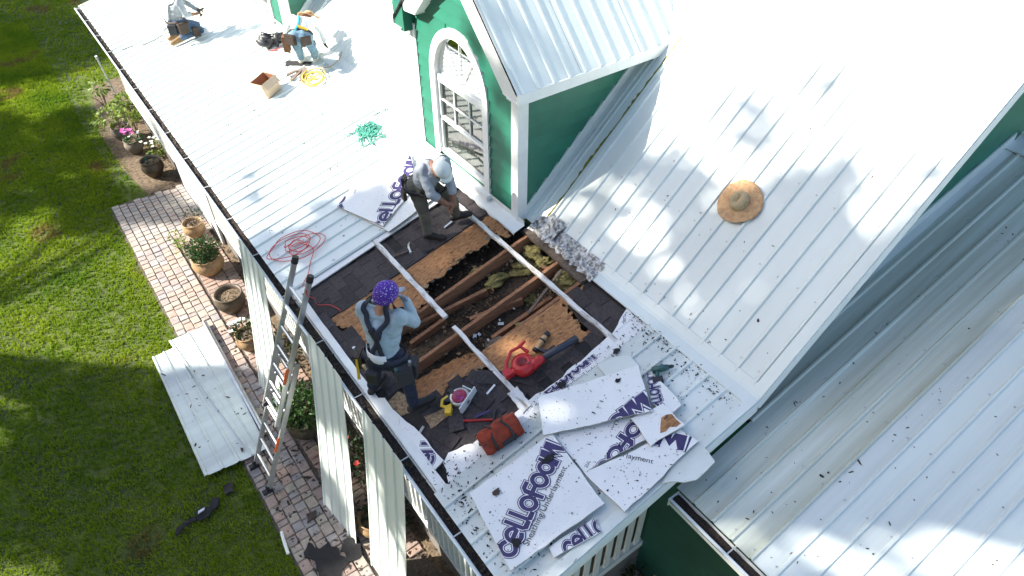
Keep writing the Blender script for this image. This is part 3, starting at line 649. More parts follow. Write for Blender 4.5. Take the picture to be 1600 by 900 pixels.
for i, (x, y, h, s_) in enumerate([(2.64, 5.34, -.22, (.10, .16, .06)), (2.62, 5.10, -.22, (.12, .10, .06)), (2.62, 4.66, -.19, (.13, .15, .06)), (2.05, 5.33, -.24, (.17, .085, .07)), (1.92, 5.62, -.28, (.2, .09, .05)), (1.83, 4.52, -.22, (.07, .06, .05)), (2.45, 5.3, -.3, (.2, .14, .05)), (2.2, 4.8, -.30, (.1, .08, .05))]):
    bo_ = blob('insulation_batt', RP(x, y, h), s_, 'insulation', house, 40 + i, ROTP, .22, (48, 30))
    for v_ in bo_.data.vertices:
        v_.co += v_.normal * (.022 * mnoise.noise(v_.co * 38) + .014 * mnoise.noise(v_.co * 90))
def purlin(x, y0, y1, seed, wd=.062, h0=-.052, h1=-.008, m='worn_white'):
    poly = wobble([(x - wd / 2, y0), (x + wd / 2, y0), (x + wd / 2, y1), (x - wd / 2, y1)], .006, .11, seed)
    return slab('purlin', poly, RP, h0, h1, m, house)
purlin(1.225, 6.98, 5.15, 1); purlin(1.215, 4.96, 3.62, 2, wd=.05); purlin(2.385, 6.95, 5.6, 3, .055); purlin(2.39, 5.6, 3.48, 4, .05)
slab('purlin', wobble([(.0, 6.98), (.085, 6.98), (.075, 4.75), (.13, 4.7), (.12, 4.35), (.085, 4.3), (.10, 3.35), (.0, 3.35)], .004, .15, 6), RP, -.05, -.004, 'white_trim', house)
slab('purlin_end', wobble([(1.14, 3.78), (1.27, 3.78), (1.25, 3.5), (1.12, 3.48)], .008, .05, 7), RP, -.03, .004, 'worn_white', house)
# ---- transition flashing where the porch meets the steep roof, torn up beside the opening
def strip(name, m, parent, rows, smooth=False):
    n = len(rows[0]); b = MB(); vs = [p for r_ in rows for p in r_]; fs = []
    for i in range(len(rows) - 1):
        for j in range(n - 1): fs.append((i * n + j, i * n + j + 1, (i + 1) * n + j + 1, (i + 1) * n + j))
    b.add(vs, fs); return b.build(name, m, parent, smooth)
def trans(y0, y1, name='transition_flashing'):
    rows = []
    for y in np.linspace(y0, y1, 12):
        rows.append([RP(2.755, y, .002), RP(2.757, y, .021), RP(2.875, y, .021), RM(2.915, y, .021), RM(2.985, y, .0205), RM(2.987, y, .002)])
    return strip(name, 'white_metal', house, rows)
trans(1.98, 4.32); trans(8.30, 12.95); trans(15.8, 19.08)
rc = random.Random(4); rows = []
for i, y in enumerate(np.linspace(4.30, 5.52, 26)):
    k = rc.uniform(.4, 1.6) * (1 if i > 2 else .3)
    rows.append([RP(2.74 + rc.uniform(-.03, .03), y + rc.uniform(-.015, .015), .005 + .02 * k * rc.random()), RP(2.79 + rc.uniform(-.02, .02), y + rc.uniform(-.02, .02), .03 + .04 * k * rc.random()), RM(2.88 + rc.uniform(-.02, .02), y + rc.uniform(-.02, .02), .02 + .05 * k * rc.random()), RM(2.93 + rc.uniform(-.02, .02), y, .03 + .03 * k * rc.random()), RM(2.985, y, .012 + .02 * k * rc.random())])
strip('torn_flashing', 'torn_metal', house, rows)
b = MB()
rows = [[RP(2.78 + .04 * rc.random(), y, .03 + .03 * rc.random()), RM(2.93 + .02 * rc.random(), y + .01, .05 + .03 * rc.random()), RM(3.03 + .03 * rc.random(), y - .01, .02 + .02 * rc.random())] for y in np.linspace(5.10, 5.42, 12)]
strip('bent_flashing', 'torn_metal', house, rows)
# ---- main steep roof
main = slab('main_roof', [(2.88, 2.08), (8.4, 2.08), (8.4, 19.08), (2.88, 19.08)], RM, -.06, -.02, 'tar_paper', house)
lenm = 5.45 / math.cos(R_(42.5))
mm = [panel_mesh(lenm, .9144, 'white_metal', segs=8, sag=.0015, seed=s) for s in range(3)]
for k, y in enumerate([2.118 + .9144 * i for i in range(3)]): inst('roof_panel', mm[k % 3], RM(2.95, y, 0), PITCH_M, main)
inst('roof_panel', panel_mesh(lenm, 5.40 - 4.861, 'white_metal', segs=8), RM(2.95, 4.861, 0), PITCH_M, main)
for k in range(5): inst('roof_panel', mm[k % 3], RM(2.95, 8.45 + .9144 * k, 0), PITCH_M, main)
for k in range(4): inst('roof_panel', mm[k % 3], RM(2.95, 15.6 + .9144 * k, 0), PITCH_M, main)
hi = panel_mesh(3.4 / math.cos(R_(42.5)), .9144, 'white_metal')
for y in (5.40, 6.31, 7.23, 12.9, 13.8, 14.7): inst('roof_panel', hi, RM(5.0, y, -.002), PITCH_M, main)
bk = MB().add([RM(8.4, 1.95, 0), RM(8.4, 19.1, 0), (13.9, 19.1, 3.5), (13.9, 1.95, 3.5)], [(0, 1, 2, 3)]).build('back_roof', 'white_metal', house)
# rake trim and gable end
rk = MB(); rk.bar(RM(2.86, 2.035, .008), RM(8.4, 2.035, .008), .115, .026, up=NM); rk.build('rake_trim', 'white_metal', house)
rk = MB(); rk.bar(RM(2.84, 1.985, -.08), RM(8.4, 1.985, -.08), .03, .15, up=NM); rk.build('rake_board', 'white_trim', house)
rk = MB(); rk.bar(RP(-.06, 2.025, .012), RP(2.86, 2.025, .012), .10, .026, up=NP); rk.build('rake_trim', 'weathered_metal', house)
rk = MB(); rk.bar(RP(-.06, 1.975, -.085), RP(2.86, 1.975, -.085), .025, .16, up=NP); rk.build('rake_board', 'white_trim', house)
rk = MB(); rk.bar(RP(-.06, 19.10, -.03), RP(2.86, 19.10, -.03), .06, .12, up=NP); rk.build('rake_board', 'white_trim', house)
gw = MB().add([(2.95, 2.42, 0), (13.8, 2.42, 0), (13.8, 2.42, 3.4), (8.4, 2.42, 8.35), (2.95, 2.42, 3.4)], [(0, 1, 2, 3, 4)]).build('gable_wall', 'green_siding', house)
def clap(y_or_x, a, bnd, z, axis, h=.165, m='green_siding', parent=None, out=-1):
    """one lap board; axis 'x' runs along X on a wall at y, axis 'y' runs along Y on a wall at x; out = outward sign"""
    d0, d1 = .004 * out, .028 * out
    if axis == 'x': vs = [(a, y_or_x + d1, z), (bnd, y_or_x + d1, z), (bnd, y_or_x + d0, z + h), (a, y_or_x + d0, z + h), (a, y_or_x, z), (bnd, y_or_x, z), (bnd, y_or_x, z + h), (a, y_or_x, z + h)]
    else: vs = [(y_or_x + d1, a, z), (y_or_x + d1, bnd, z), (y_or_x + d0, bnd, z + h), (y_or_x + d0, a, z + h), (y_or_x, a, z), (y_or_x, bnd, z), (y_or_x, bnd, z + h), (y_or_x, a, z + h)]
    q = MB(); q.add(vs, [(0, 1, 2, 3), (0, 4, 5, 1), (0, 3, 7, 4), (1, 5, 6, 2)]); return q.build('clapboard', m, parent)
z = 3.6
while z < 7.5:
    xa = 2.95 + max(0, (z - 3.4)) / TM
    if xa < 8.4: clap(2.42, xa + .16, min(8.35 + (8.35 - xa), 13.0), z, 'x', parent=gw)
    z += .16
# house walls under the roofs (front wall of the porch, deck)
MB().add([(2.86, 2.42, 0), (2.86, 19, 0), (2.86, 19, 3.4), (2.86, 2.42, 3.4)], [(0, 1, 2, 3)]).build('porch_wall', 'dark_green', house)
b = MB(); b.box((1.55, 10.7, .27), (2.6, 16.5, .54)); b.build('porch_floor', 'deck_floor', house)
# ---- gutter on the porch eave, filled with dark leaf mould
def gutter(name, x, y0, y1, zt, parent):
    g = MB()
    for (xa, za), (xb, zb) in (((x + .0, zt - .02), (x + .0, zt - .12)), ((x, zt - .12), (x - .10, zt - .12)), ((x - .10, zt - .12), (x - .135, zt - .01))):
        g.bar(((xa + xb) / 2, y0, (za + zb) / 2), ((xa + xb) / 2, y1, (za + zb) / 2), max(.006, abs(xa - xb) if abs(xa - xb) > .06 else .008), max(.006, abs(za - zb)))
    g.bar((x - .14, y0, zt), (x - .14, y1, zt), .022, .016)
    g.box((x - .065, y0, zt - .07), (.14, .01, .12)); g.box((x - .065, y1, zt - .07), (.14, .01, .12))
    gu = g.build(name, 'white_trim', parent)
    d = MB(); r = random.Random(5); n = int((y1 - y0) / .12); rows = []
    for i in range(n + 1):
        y = y0 + .01 + (y1 - y0 - .02) * i / n; rows.append([(x - .128, y, zt - .055 + r.uniform(-.01, .015)), (x - .065, y, zt - .045 + r.uniform(-.015, .02)), (x - .006, y, zt - .05 + r.uniform(-.01, .02))])
    dd = strip('leaf_mould', 'gutter_dirt', gu, rows)
    return gu
gut = gutter('gutter', -.012, 1.98, 19.15, 2.775, house)
hm = MB(); hm.box((0, 0, 0), (.15, .013, .005), 'grey_trim'); hm = hm.mesh('gutter_strap')
y = 2.9
while y < 19: inst('gutter_strap', hm, (-.075, y, 2.772), (0, 0, 0), gut); y += 1.02
o = litter('gutter_leaves', 900, lambda r: (Vector((-.012 - r.uniform(.01, .12), r.uniform(2, 19), 2.745)), UPZ), .006, .018, 'leaf_dry', gut, seed=8, curl=.5); tag(o, kind='stuff')
b = MB(); b.box((.012, 10.55, 2.68), (.022, 17.1, .16)); b.build('fascia', 'white_trim', house)
# ---- railings: white rails and balusters
bal = MB(); bal.box((0, 0, .44), (.04, .04, .88), 'white_trim'); bal = bal.mesh('baluster')
def railing(a, c, z0=.62, name='porch_railing', h=.95):
    a = Vector(a); c = Vector(c); q = MB(); q.bar((a.x, a.y, z0 + .05), (c.x, c.y, z0 + .05), .05, .09); q.bar((a.x, a.y, z0 + h), (c.x, c.y, z0 + h), .09, .06)
    ro = q.build(name, 'white_trim', house); L = (c - a).length; n = int(L / .125)
    for i in range(n + 1):
        p = a.lerp(c, (i + .5) / (n + 1)); inst('baluster', bal, (p.x, p.y, z0 + .08), (0, 0, math.atan2(c.y - a.y, c.x - a.x)), ro)
    return ro
railing((.2, 2.5, 0), (.2, 12.2, 0)); railing((.2, 14.9, 0), (.2, 18.9, 0))
b = MB(); b.box((.2, 13.55, .75), (.05, 2.5, 1.5)); b.build('shade_grey_porch_panel', 'grey_trim', house)  # grey colour stands in for the shade on this panel
er = MB(); z0 = .66
ex = MB(); ex.bar((.2, 2.46, z0), (2.24, 2.46, z0), .07, .12); er = ex.build('porch_screen', 'white_trim', house); ex = MB(); ex.bar((.2, 2.46, 2.36), (2.24, 2.46, 2.36), .07, .30); ex.build('screen_rail', 'white_trim', er)
sl_ = MB(); sl_.box((0, 0, .82), (.078, .03, 1.64), 'white_trim'); sl_ = sl_.mesh('slat')
for i in range(12): inst('slat', sl_, (.30 + i * .168, 2.46, z0 + .02), (0, 0, 0), er)
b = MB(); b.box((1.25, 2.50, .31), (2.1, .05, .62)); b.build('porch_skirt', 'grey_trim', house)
# ---- wing with its own low roof, gutter and dark green wall
wing = slab('wing_roof', [(1.95, -7), (7.95, -7), (7.95, 2.36), (2.9, 2.36), (2.9, 1.9), (1.95, 1.9)], RW, -.06, -.012, 'tar_paper', house)
lw = 5.98 / math.cos(R_(14.5)); wm = [panel_mesh(lw, .9144, 'wing_metal', segs=7, sag=.0012, seed=s) for s in range(3)]
wst = panel_mesh(lw, .9144, 'wing_stained', segs=7, sag=.0012, seed=5)
for k in range(9): inst('roof_panel', wst if k == 0 else wm[k % 3], RW(1.90, 1.08 - .9144 * k, 0), PITCH_W, wing)
inst('roof_panel', panel_mesh(4.95 / math.cos(R_(14.5)), .36, 'wing_stained'), RW(2.92, 1.995, .001), PITCH_W, wing)
b = MB(); b.bar(RW(7.9, -7, .03), RW(7.9, 2.38, .03), .34, .02, up=NW); b.bar(RW(8.06, -7, .045), RW(8.06, 2.38, .045), .06, .05, up=NW); b.build('ridge_cap', 'wing_metal', house)
b = MB(); b.bar(RW(3.2, 2.39, .08), RW(7.9, 2.39, .08), .02, .16, up=NW); b.bar(RW(3.2, 2.34, .006), RW(7.9, 2.34, .006), .1, .012, up=NW); b.build('step_flashing', 'wing_metal', house)
MB().add([RW(8.0, -7, 0), RW(8.0, 2.36, 0), (13.8, 2.36, 2.8), (13.8, -7, 2.8)], [(0, 1, 2, 3)]).build('wing_back_roof', 'wing_metal', house)
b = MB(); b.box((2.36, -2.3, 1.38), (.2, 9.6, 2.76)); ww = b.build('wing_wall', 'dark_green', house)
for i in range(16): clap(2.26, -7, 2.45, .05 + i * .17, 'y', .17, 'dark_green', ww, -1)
gutter('wing_gutter', 1.90, -7, 1.96, 2.835, house)
wg = [o for o in bpy.data.objects if o.name == 'wing_gutter'][0]
for i in range(7): inst('gutter_strap', hm, (1.90 - .065, 1.25 - .95 * i, 2.833), (0, 0, 0), wg)
# ---- dormers
def dormer(y0, y1, zb=3.46):
    cy = (y0 + y1) / 2; XF = 2.76; ye0, ye1 = y0 - .20, y1 + .20; ze = 5.36; sl = math.tan(R_(45)); zr = ze + (cy - ye0) * sl; XR = 2.58
    gz = lambda y: ze + (min(y - ye0, ye1 - y)) * sl - .06
    wz0, wzs, wr = 3.60, 4.80, .555; wc = cy + .075
    # backing wall (outside the window) as a polygon ring: left, right, top
    ns = 20; arc = [(wc + wr * math.cos(t), wzs + wr * 1.12 * math.sin(t)) for t in np.linspace(0, math.pi, ns)]
    b = MB(); yz = lambda p: (XF, p[0], p[1])
    b.add([yz(p) for p in [(y0, zb), (wc - wr, zb), (wc - wr, wzs), (y0, wzs)]], [(3, 2, 1, 0)]); b.add([yz(p) for p in [(wc + wr, zb), (y1, zb), (y1, wzs), (wc + wr, wzs)]], [(3, 2, 1, 0)])
    b.add([yz(p) for p in [(wc - wr, zb), (wc + wr, zb), (wc + wr, wz0), (wc - wr, wz0)]], [(3, 2, 1, 0)])
    tops = [(y1, wzs), (y1, gz(y1)), (cy, gz(cy)), (y0, gz(y0)), (y0, wzs)]
    b.add([yz(p) for p in tops + arc[::-1]], [tuple(range(5 + ns))[::-1]])
    fw = b.build('dormer_front', 'green_siding', house)
    tw = .118                                            # casing width
    z = zb + .02
    while z < zr - .2:
        h = .165; ya, yb = y0 + .1, y1 - .1
        k = max(z + h - ze, 0) / sl; lim0 = max(ya, ye0 + max(0, (z + .1 - (ze - .06)) / sl)); lim1 = min(yb, ye1 - max(0, (z + .1 - (ze - .06)) / sl))
        if lim1 - lim0 > .1:
            zz = z + h * .5
            if zz < wzs: half = wr + tw - .01
            elif zz < wzs + (wr + tw) * 1.1: half = (wr + tw - .01) * math.sqrt(max(0, 1 - ((zz - wzs) / ((wr + tw) * 1.1)) ** 2))
            else: half = 0
            if half > .05:
                if wc - half > lim0: clap(XF, lim0, wc - half, z, 'y', h, parent=fw)
                if wc + half < lim1: clap(XF, wc + half, lim1, z, 'y', h, parent=fw)
            else: clap(XF, lim0, lim1, z, 'y', h, parent=fw)
        z += .16
    # side walls with lap boards
    for ys, out in ((y0, -1), (y1, 1)):
        q = MB().add([(XF, ys, zb), (2.9, ys, 3.5), (2.9 + (5.42 - 3.5) / TM, ys, 5.42), (XF, ys, 5.42)], [(0, 1, 2, 3)]).build('dormer_side', 'green_siding', house)
        z = zb + .02
        while z < 5.35:
            clap(ys, XF + .09, 2.9 + max(0, (z + .175 - 3.5)) / TM, z, 'x', .165, parent=q, out=out); z += .16
        p = MB(); p.box((XF + .035, ys + out * .012, (zb + 5.3) / 2), (.15, .05, 5.3 - zb)); p.box((XF - .016, ys - out * .045, (zb + 5.3) / 2), (.035, .13, 5.3 - zb)); p.build('corner_post', 'white_trim', house)
    # arched window
    win = MB(); outer = [(wc + (wr + tw) * math.cos(t), wzs + (wr + tw) * 1.1 * math.sin(t)) for t in np.linspace(0, math.pi, ns)]
    ring_o = [(wc + wr + tw, wz0 - .12)] + outer + [(wc - wr - tw, wz0 - .12)]; ring_i = [(wc + wr, wz0 - .0)] + arc + [(wc - wr, wz0 - .0)]
    n = len(ring_o); vs = []
    for X_, ring in ((XF - .045, ring_o), (XF - .045, ring_i), (XF + .05, ring_i), (XF, ring_o)): vs += [(X_, a, c) for a, c in ring]
    fs = []
    for i in range(n - 1):
        for k in range(3): fs.append((k * n + i, (k + 1) * n + i, (k + 1) * n + i + 1, k * n + i + 1))
        fs.append((3 * n + i, i, i + 1, 3 * n + i + 1))
    win.add(vs, fs); wn = win.build('window', 'white_trim', house)
    f = MB(); XG = XF + .03
    def hb(z, hh, d=.05): f.box((XG - .01, wc, z), (d, wr * 2 - .02, hh))
    hb(4.735, .085, .06); hb(wz0 + .035, .07, .07); hb(4.16, .045, .05)
    for s_ in (-1, 1): f.box((XG - .01, wc + s_ * (wr - .022), 4.2), (.05, .044, 1.18))
    f.build('window_frame', 'white_trim', wn)
    sb = MB(); sb.box((XF - .05, wc, wz0 - .08), (.13, 2 * (wr + tw) + .06, .055)); sb.build('window_sill', 'white_trim', wn)
    mu = MB()
    for k in (-.18, .18): mu.box((XG - .012, wc + k, 4.43), (.02, .018, .52))
    mu.box((XG - .012, wc, 4.43), (.02, 1.0, .018)); mu.build('muntin', 'white_trim', wn)
    mu = MB()
    for a in (52, 90, 128): mu.bar((XG - .012, wc + .16 * math.cos(R_(a)), wzs + .13 * math.sin(R_(a))), (XG - .012, wc + wr * math.cos(R_(a)), wzs + wr * 1.1 * math.sin(R_(a))), .009, .012, up=(1, 0, 0))
    mu.build('sunburst_muntin', 'white_trim', wn)
    for za, zc in ((4.19, 4.66), (wz0 + .09, 4.14)):
        MB().add([(XG, wc - wr, za), (XG, wc + wr, za), (XG, wc + wr, zc), (XG, wc - wr, zc)], [(3, 2, 1, 0)]).build('pane', 'window_glass', wn)
    MB().add([(XG, *p) for p in [(wc + wr, 4.78), *arc, (wc - wr, 4.78)]], [tuple(range(ns + 2))]).build('pane', 'window_glass', wn)
    rows = [[(XF + .11 + .02 * math.sin(y * 60), y, zz) for zz in (wz0, 4.2, 4.8, 5.5)] for y in np.linspace(wc - .62, wc + .62, 90)]
    strip('curtain', 'curtain', wn, rows, True)
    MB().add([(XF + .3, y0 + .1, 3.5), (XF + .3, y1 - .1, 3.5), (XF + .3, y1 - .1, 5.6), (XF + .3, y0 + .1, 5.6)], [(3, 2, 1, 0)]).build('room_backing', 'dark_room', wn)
    # roof slopes of ribbed panels, cut where they run into the steep roof
    rf = MB()
    rf.add([(XR, ye0, ze - .05), (XR, cy, zr - .05), (7, cy, zr - .05), (7, ye0, ze - .05)], [(0, 1, 2, 3)]); rf.add([(XR, ye1, ze - .05), (XR, cy, zr - .05), (7, cy, zr - .05), (7, ye1, ze - .05)], [(3, 2, 1, 0)])
    def cut(o):
        bm = bmesh.new(); bm.from_mesh(o.data); g = bm.verts[:] + bm.edges[:] + bm.faces[:]
        bmesh.ops.bisect_plane(bm, geom=g, plane_co=RM(2.9, 0, .004), plane_no=NM, clear_inner=True); bm.to_mesh(o.data); bm.free()
    rfo = rf.build('dormer_roof', 'tar_paper', house); cut(rfo)
    L = (cy - ye0) / math.cos(R_(45))
    for sgn, ye in ((1, ye0), (-1, ye1)):
        for k in range(5):
            pr_ = prof(.9144, start=.06, h=.011); vs = []
            e0 = Vector((XR + .9144 * k, ye, ze)); dn = Vector((0, sgn, 1)).normalized(); nn = Vector((0, -sgn, 1)).normalized()
            for t in (-.02, L): vs += [e0 + Vector((a, 0, 0)) + dn * t + nn * (hh + .004 * (k % 2)) for a, hh in pr_]
            n = len(pr_); q = MB(); fs = [(i, i + 1, n + i + 1, n + i) for i in range(n - 1)]
            q.add(vs, fs if sgn > 0 else [f_[::-1] for f_ in fs]); o = q.build('roof_panel', 'white_metal', rfo); cut(o)
            if not len(o.data.polygons): bpy.data.objects.remove(o)
    rc_ = MB(); rc_.bar((XR, cy - .06, zr - .03), (2.9 + (zr - 3.5) / TM, cy - .06, zr - .03), .18, .02, up=(0, -1, 1)); rc_.bar((XR, cy + .06, zr - .03), (2.9 + (zr - 3.5) / TM, cy + .06, zr - .03), .18, .02, up=(0, 1, 1)); rc_.build('ridge_cap', 'white_trim', house)
    for sgn, ye in ((1, ye0), (-1, ye1)):
        a = Vector((0, ye - sgn * .01, ze - .075)); xe = 2.9 + (ze + .03 - 3.5) / TM
        q = MB(); q.bar((XR, a.y, a.z), (xe, a.y, a.z), .03, .13); q.build('fascia', 'white_trim', house)
        q = MB(); q.bar((XR, a.y + sgn * .11, ze - .125), (xe, a.y + sgn * .11, ze - .125), .2, .02); q.build('soffit', 'white_trim', house)
        rb = MB()   # raking board on the gable, deep, with its level return at the foot
        d = Vector((0, sgn, 1)).normalized(); p0 = Vector((XR + .018, ye, ze)); p1 = Vector((XR + .018, cy, zr)); w_ = .40
        if sgn < 0:
            gr = MB(); gr.box((XR + .10, ye - .13, ze + .02), (.16, .26, .34)); gr.build('eave_return', 'green_siding', house); p0 = p0 + Vector((0, -.30, .30))
        v = [p0 + Vector((0, 0, -.02)), p1 + Vector((0, 0, -.02)), p1 + Vector((0, 0, -w_)), p0 + Vector((0, sgn * .30, .30 - w_)), p0 + Vector((0, sgn * .30, -.12)), p0 + Vector((0, sgn * .03, -.15)), p0 + Vector((0, 0, -.14))]
        v2 = [x_ + Vector((.18, 0, 0)) for x_ in v]; k = len(v)
        rb.add(v + v2, [tuple(range(k)) if sgn < 0 else tuple(range(k))[::-1]] + [(i, (i + 1) % k, k + (i + 1) % k, k + i) for i in range(k)]); rb.build('rake_board', 'white_trim', house)
        # flashing strip up the steep roof beside the wall, two raised beads
        ya = (y0 if sgn > 0 else y1); hs = [(.0, .135), (.034, .13), (.036, .016), (.10, .012), (.108, .028), (.122, .028), (.13, .012), (.17, .012), (.178, .028), (.192, .028), (.20, .012), (.335, .012), (.345, .03), (.365, .03), (.37, 0.0)]
        rows = [[RM(x_, ya - sgn * dy, hh) for dy, hh in hs] for x_ in (2.86, 3.4, 4.0, 4.6, 5.02)]
        strip('side_flashing', 'grey_trim' if False else 'wing_metal', house, rows)
        if sgn > 0 and y0 < 6:
            r = random.Random(2); rows = []
            for x_ in np.linspace(2.95, 5.0, 60): rows.append([RM(x_, ya - .335 + r.uniform(-.002, .004), .0135), RM(x_, ya - .335 + .018 + r.uniform(.0, .022) * (1 + .5 * math.sin(x_ * 9)), .0135)])
            tag(strip('moss', 'moss', house, rows), kind='stuff')
        # valley flashing
        q = MB(); va = RM(2.9 + (ze - 3.5) / TM, ye, .012); vb = RM(2.9 + (zr - 3.5) / TM, cy, .012); dv = Vector((0, -sgn * .17, 0))
        q.add([va, vb, vb + dv, va + dv], [(0, 1, 2, 3) if sgn > 0 else (3, 2, 1, 0)])
        for t_ in (.055, .10): q.tube([va + dv.normalized() * t_ + NM * .004, vb + dv.normalized() * t_ + NM * .004], .010, 5)
        q.build('valley_flashing', 'white_trim', house)
    ap = MB(); r = random.Random(3)
    hs = [(XF - .01, .10), (XF - .022, .02), (XF - .10, .018), (XF - .19, .014), (XF - .195, -.015)]
    rows = [[RP(x_ + (0.012 * r.uniform(-1, 1) if j > 3 else 0), y, h_ + .004) for j, (x_, h_) in enumerate(hs)] for y in np.linspace(y0 - .17, y1 + .12, 30)]
    strip('apron_flashing', 'white_trim', house, rows)
dormer(5.76, 8.13); dormer(13.2, 15.57)
# ================================================================== foam boards with print
def stroke_layers(glyphs):
    """glyph strokes -> list of polylines"""
    return glyphs
def arc_(cx, cy, r, a0, a1, n=18, sx=1.0): return [(cx + r * sx * math.cos(R_(a0 + (a1 - a0) * i / n)), cy + r * math.sin(R_(a0 + (a1 - a0) * i / n))) for i in range(n + 1)]
GL = {'C': (.80, [arc_(.40, .45, .36, 50, 310)]), 'e': (.84, [[(.08, .44), (.72, .44)] + arc_(.40, .45, .36, 0, 300)[1:]]),
      'L': (.56, [[(.10, 1.05), (.10, .22), (.20, .10), (.50, .10)]]), 'O': (.90, [arc_(.43, .45, .36, 0, 360, 24)]),
      'F': (.62, [[(.60, .98), (.28, .98), (.14, .85), (.14, .02)], [(.0, .52), (.50, .52)]]), 'a': (.90, [arc_(.40, .42, .33, 0, 360, 22), [(.76, .85), (.76, .05)]]),
      'M': (1.02, [[(.05, .05), (.16, .92), (.30, .92), (.50, .30), (.70, .92), (.84, .92), (.94, .05)]])}
def ribbon(pl_, w_):
    n = len(pl_); P_ = [Vector(p) for p in pl_]; closed = (P_[0] - P_[-1]).length < 1e-4; vs = []
    for i in range(n):
        a = P_[i - 1] if i else (P_[n - 2] if closed else P_[0]); c = P_[i + 1] if i < n - 1 else (P_[1] if closed else P_[-1])
        t = (c - a).normalized(); d1 = (P_[i] - a).normalized() if (P_[i] - a).length else t; m_ = Vector((-t.y, t.x)); k = 1 / max(.45, abs(t.dot(d1)))
        e = P_[i]
        if not closed and i == 0: e = P_[i] - t * w_ * .5
        if not closed and i == n - 1: e = P_[i] + t * w_ * .5
        vs += [e + m_ * w_ / 2 * k, e - m_ * w_ / 2 * k]
    return [(v.x, v.y) for v in vs], [(2 * i, 2 * i + 1, 2 * i + 3, 2 * i + 2) for i in range(n - 1)]
def logo_layers(text='CeLLOFOaM'):
    out = []; x = 0; adv = []
    for ch in text: adv.append(x); x += GL[ch][0]
    for li, (w_, m_) in enumerate(((.40, 'print_purple'), (.305, 'foam'), (.225, 'print_purple'))):
        V = []; F = []; Z = []; k = 0
        for ch, ax in zip(text, adv):
            for pl_ in GL[ch][1]:
                vs, fs = ribbon([(p[0] + ax, p[1]) for p in pl_], w_); b = len(V); V += vs; F += [tuple(i + b for i in f) for f in fs]; Z += [.0006 + .0006 * li + .00004 * (k % 5)] * len(vs); k += 1
        out.append((V, Z, F, m_))
    return out, x
def font_mesh(txt):
    cu = bpy.data.curves.new('lettering', 'FONT'); cu.body = txt; cu.size = 1.0; ob = bpy.data.objects.new('lettering_source', cu); COL.objects.link(ob)
    dg = bpy.context.evaluated_depsgraph_get(); me = bpy.data.meshes.new_from_object(ob.evaluated_get(dg)); bpy.data.objects.remove(ob)
    V = [(v.co.x, v.co.y) for v in me.vertices]; F = [tuple(p.vertices) for p in me.polygons]; w_ = max(v[0] for v in V)
    bpy.data.meshes.remove(me); return V, F, w_
LOGO, LOGOW = logo_layers(); SUB = font_mesh('Sheathing/Underlayment')
def put_print(board, poly, fn, a, c, height, kind):
    a = Vector(a); c = Vector(c); d = (c - a); L = d.length; d.normalize(); u = Vector((-d.y, d.x))
    layers = LOGO if kind == 'logo' else [(SUB[0], [.0007] * len(SUB[0]), SUB[1], 'print_black')]; W_ = LOGOW if kind == 'logo' else SUB[2]
    mb = MB()
    cx = sum(p[0] for p in poly) / len(poly); cy = sum(p[1] for p in poly) / len(poly)
    for V, Z, F, m_ in layers:
        bm = bmesh.new(); vv = [bm.verts.new((*(a + d * (x / W_ * L) + u * (y * height)), z)) for (x, y), z in zip(V, Z)]
        for f in F:
            try: bm.faces.new([vv[i] for i in f])
            except ValueError: pass
        for i in range(len(poly)):
            p = Vector((*poly[i], 0)); q = Vector((*poly[(i + 1) % len(poly)], 0)); n_ = Vector((-(q - p).y, (q - p).x, 0))
            if n_.dot(Vector((cx, cy, 0)) - p) < 0: n_ = -n_
            bmesh.ops.bisect_plane(bm, geom=bm.verts[:] + bm.edges[:] + bm.faces[:], plane_co=p + n_.normalized() * .002, plane_no=n_, clear_inner=True)
        bm.verts.ensure_lookup_table(); bm.verts.index_update()
        if len(bm.faces): mb.add([fn(v.co.x, v.co.y, v.co.z) for v in bm.verts], [tuple(v.index for v in f.verts) for f in bm.faces], m_)
        bm.free()
    if mb.f: mb.build('logo_print' if kind == 'logo' else 'lettering', None, board)
def board(name, key, h, label, prints=(), th=.016, tilt=(0, 0), m='foam', cat='foam board', rough=.006, seed=0, group=None):
    poly = D[key] if isinstance(key, str) else key; c = Vector((sum(p[0] for p in poly) / len(poly), sum(p[1] for p in poly) / len(poly)))
    f = lambda x, y, dz=0: RP(x, y, h + (x - c.x) * tilt[0] + (y - c.y) * tilt[1] + .006 * math.sin(x * 5 + seed) * math.cos(y * 4) + dz)
    edge = wobble(poly, rough, .09, seed)
    # subdivided sheet so that it bends a little
    b = MB(); b.prism(edge, lambda x, y: f(x, y), lambda x, y: f(x, y, -th), m, 'foam_edge')
    o = b.build(name, None, None); tag(o, label, cat, group)
    for kind, a, q, hh in prints: put_print(o, poly, f, a, q, hh, kind)
    return o
g = 'printed foam boards piled on the porch roof'
board('foam_board', 'T9', .036, 'thin pale blue sheet lying behind the topmost printed foam board', seed=1, th=.006, m='white_metal', cat='sheet', group=g)
board('foam_board', 'T5', .045, 'small torn printed foam scrap under the largest board at the roof edge', [('logo', *D['t5logo'], .16)], seed=2, group=g)
board('foam_board', 'T3', .055, 'printed foam board in the middle of the pile, print running downwards', [('logo', *D['t3logo'], .155), ('sub', *D['t3sub'], .07)], seed=3, group=g)
board('foam_board', 'T4', .075, 'foam board with a broken long edge hanging over the roof end', [('logo', *D['t4logo'], .155), ('sub', *D['t4sub'], .07)], seed=4, rough=.010, group=g)
board('foam_board', 'T8', .040, 'creased white torn sheet sticking out past the roof corner', seed=5, rough=.012, m='weathered_metal', cat='sheet', group=g)
board('foam_board', 'T7', .080, 'splintered dirty foam scrap beside the cordless drill', [('logo', (2.12, 2.45), (2.42, 2.95), .12)], seed=6, rough=.02, group=g)
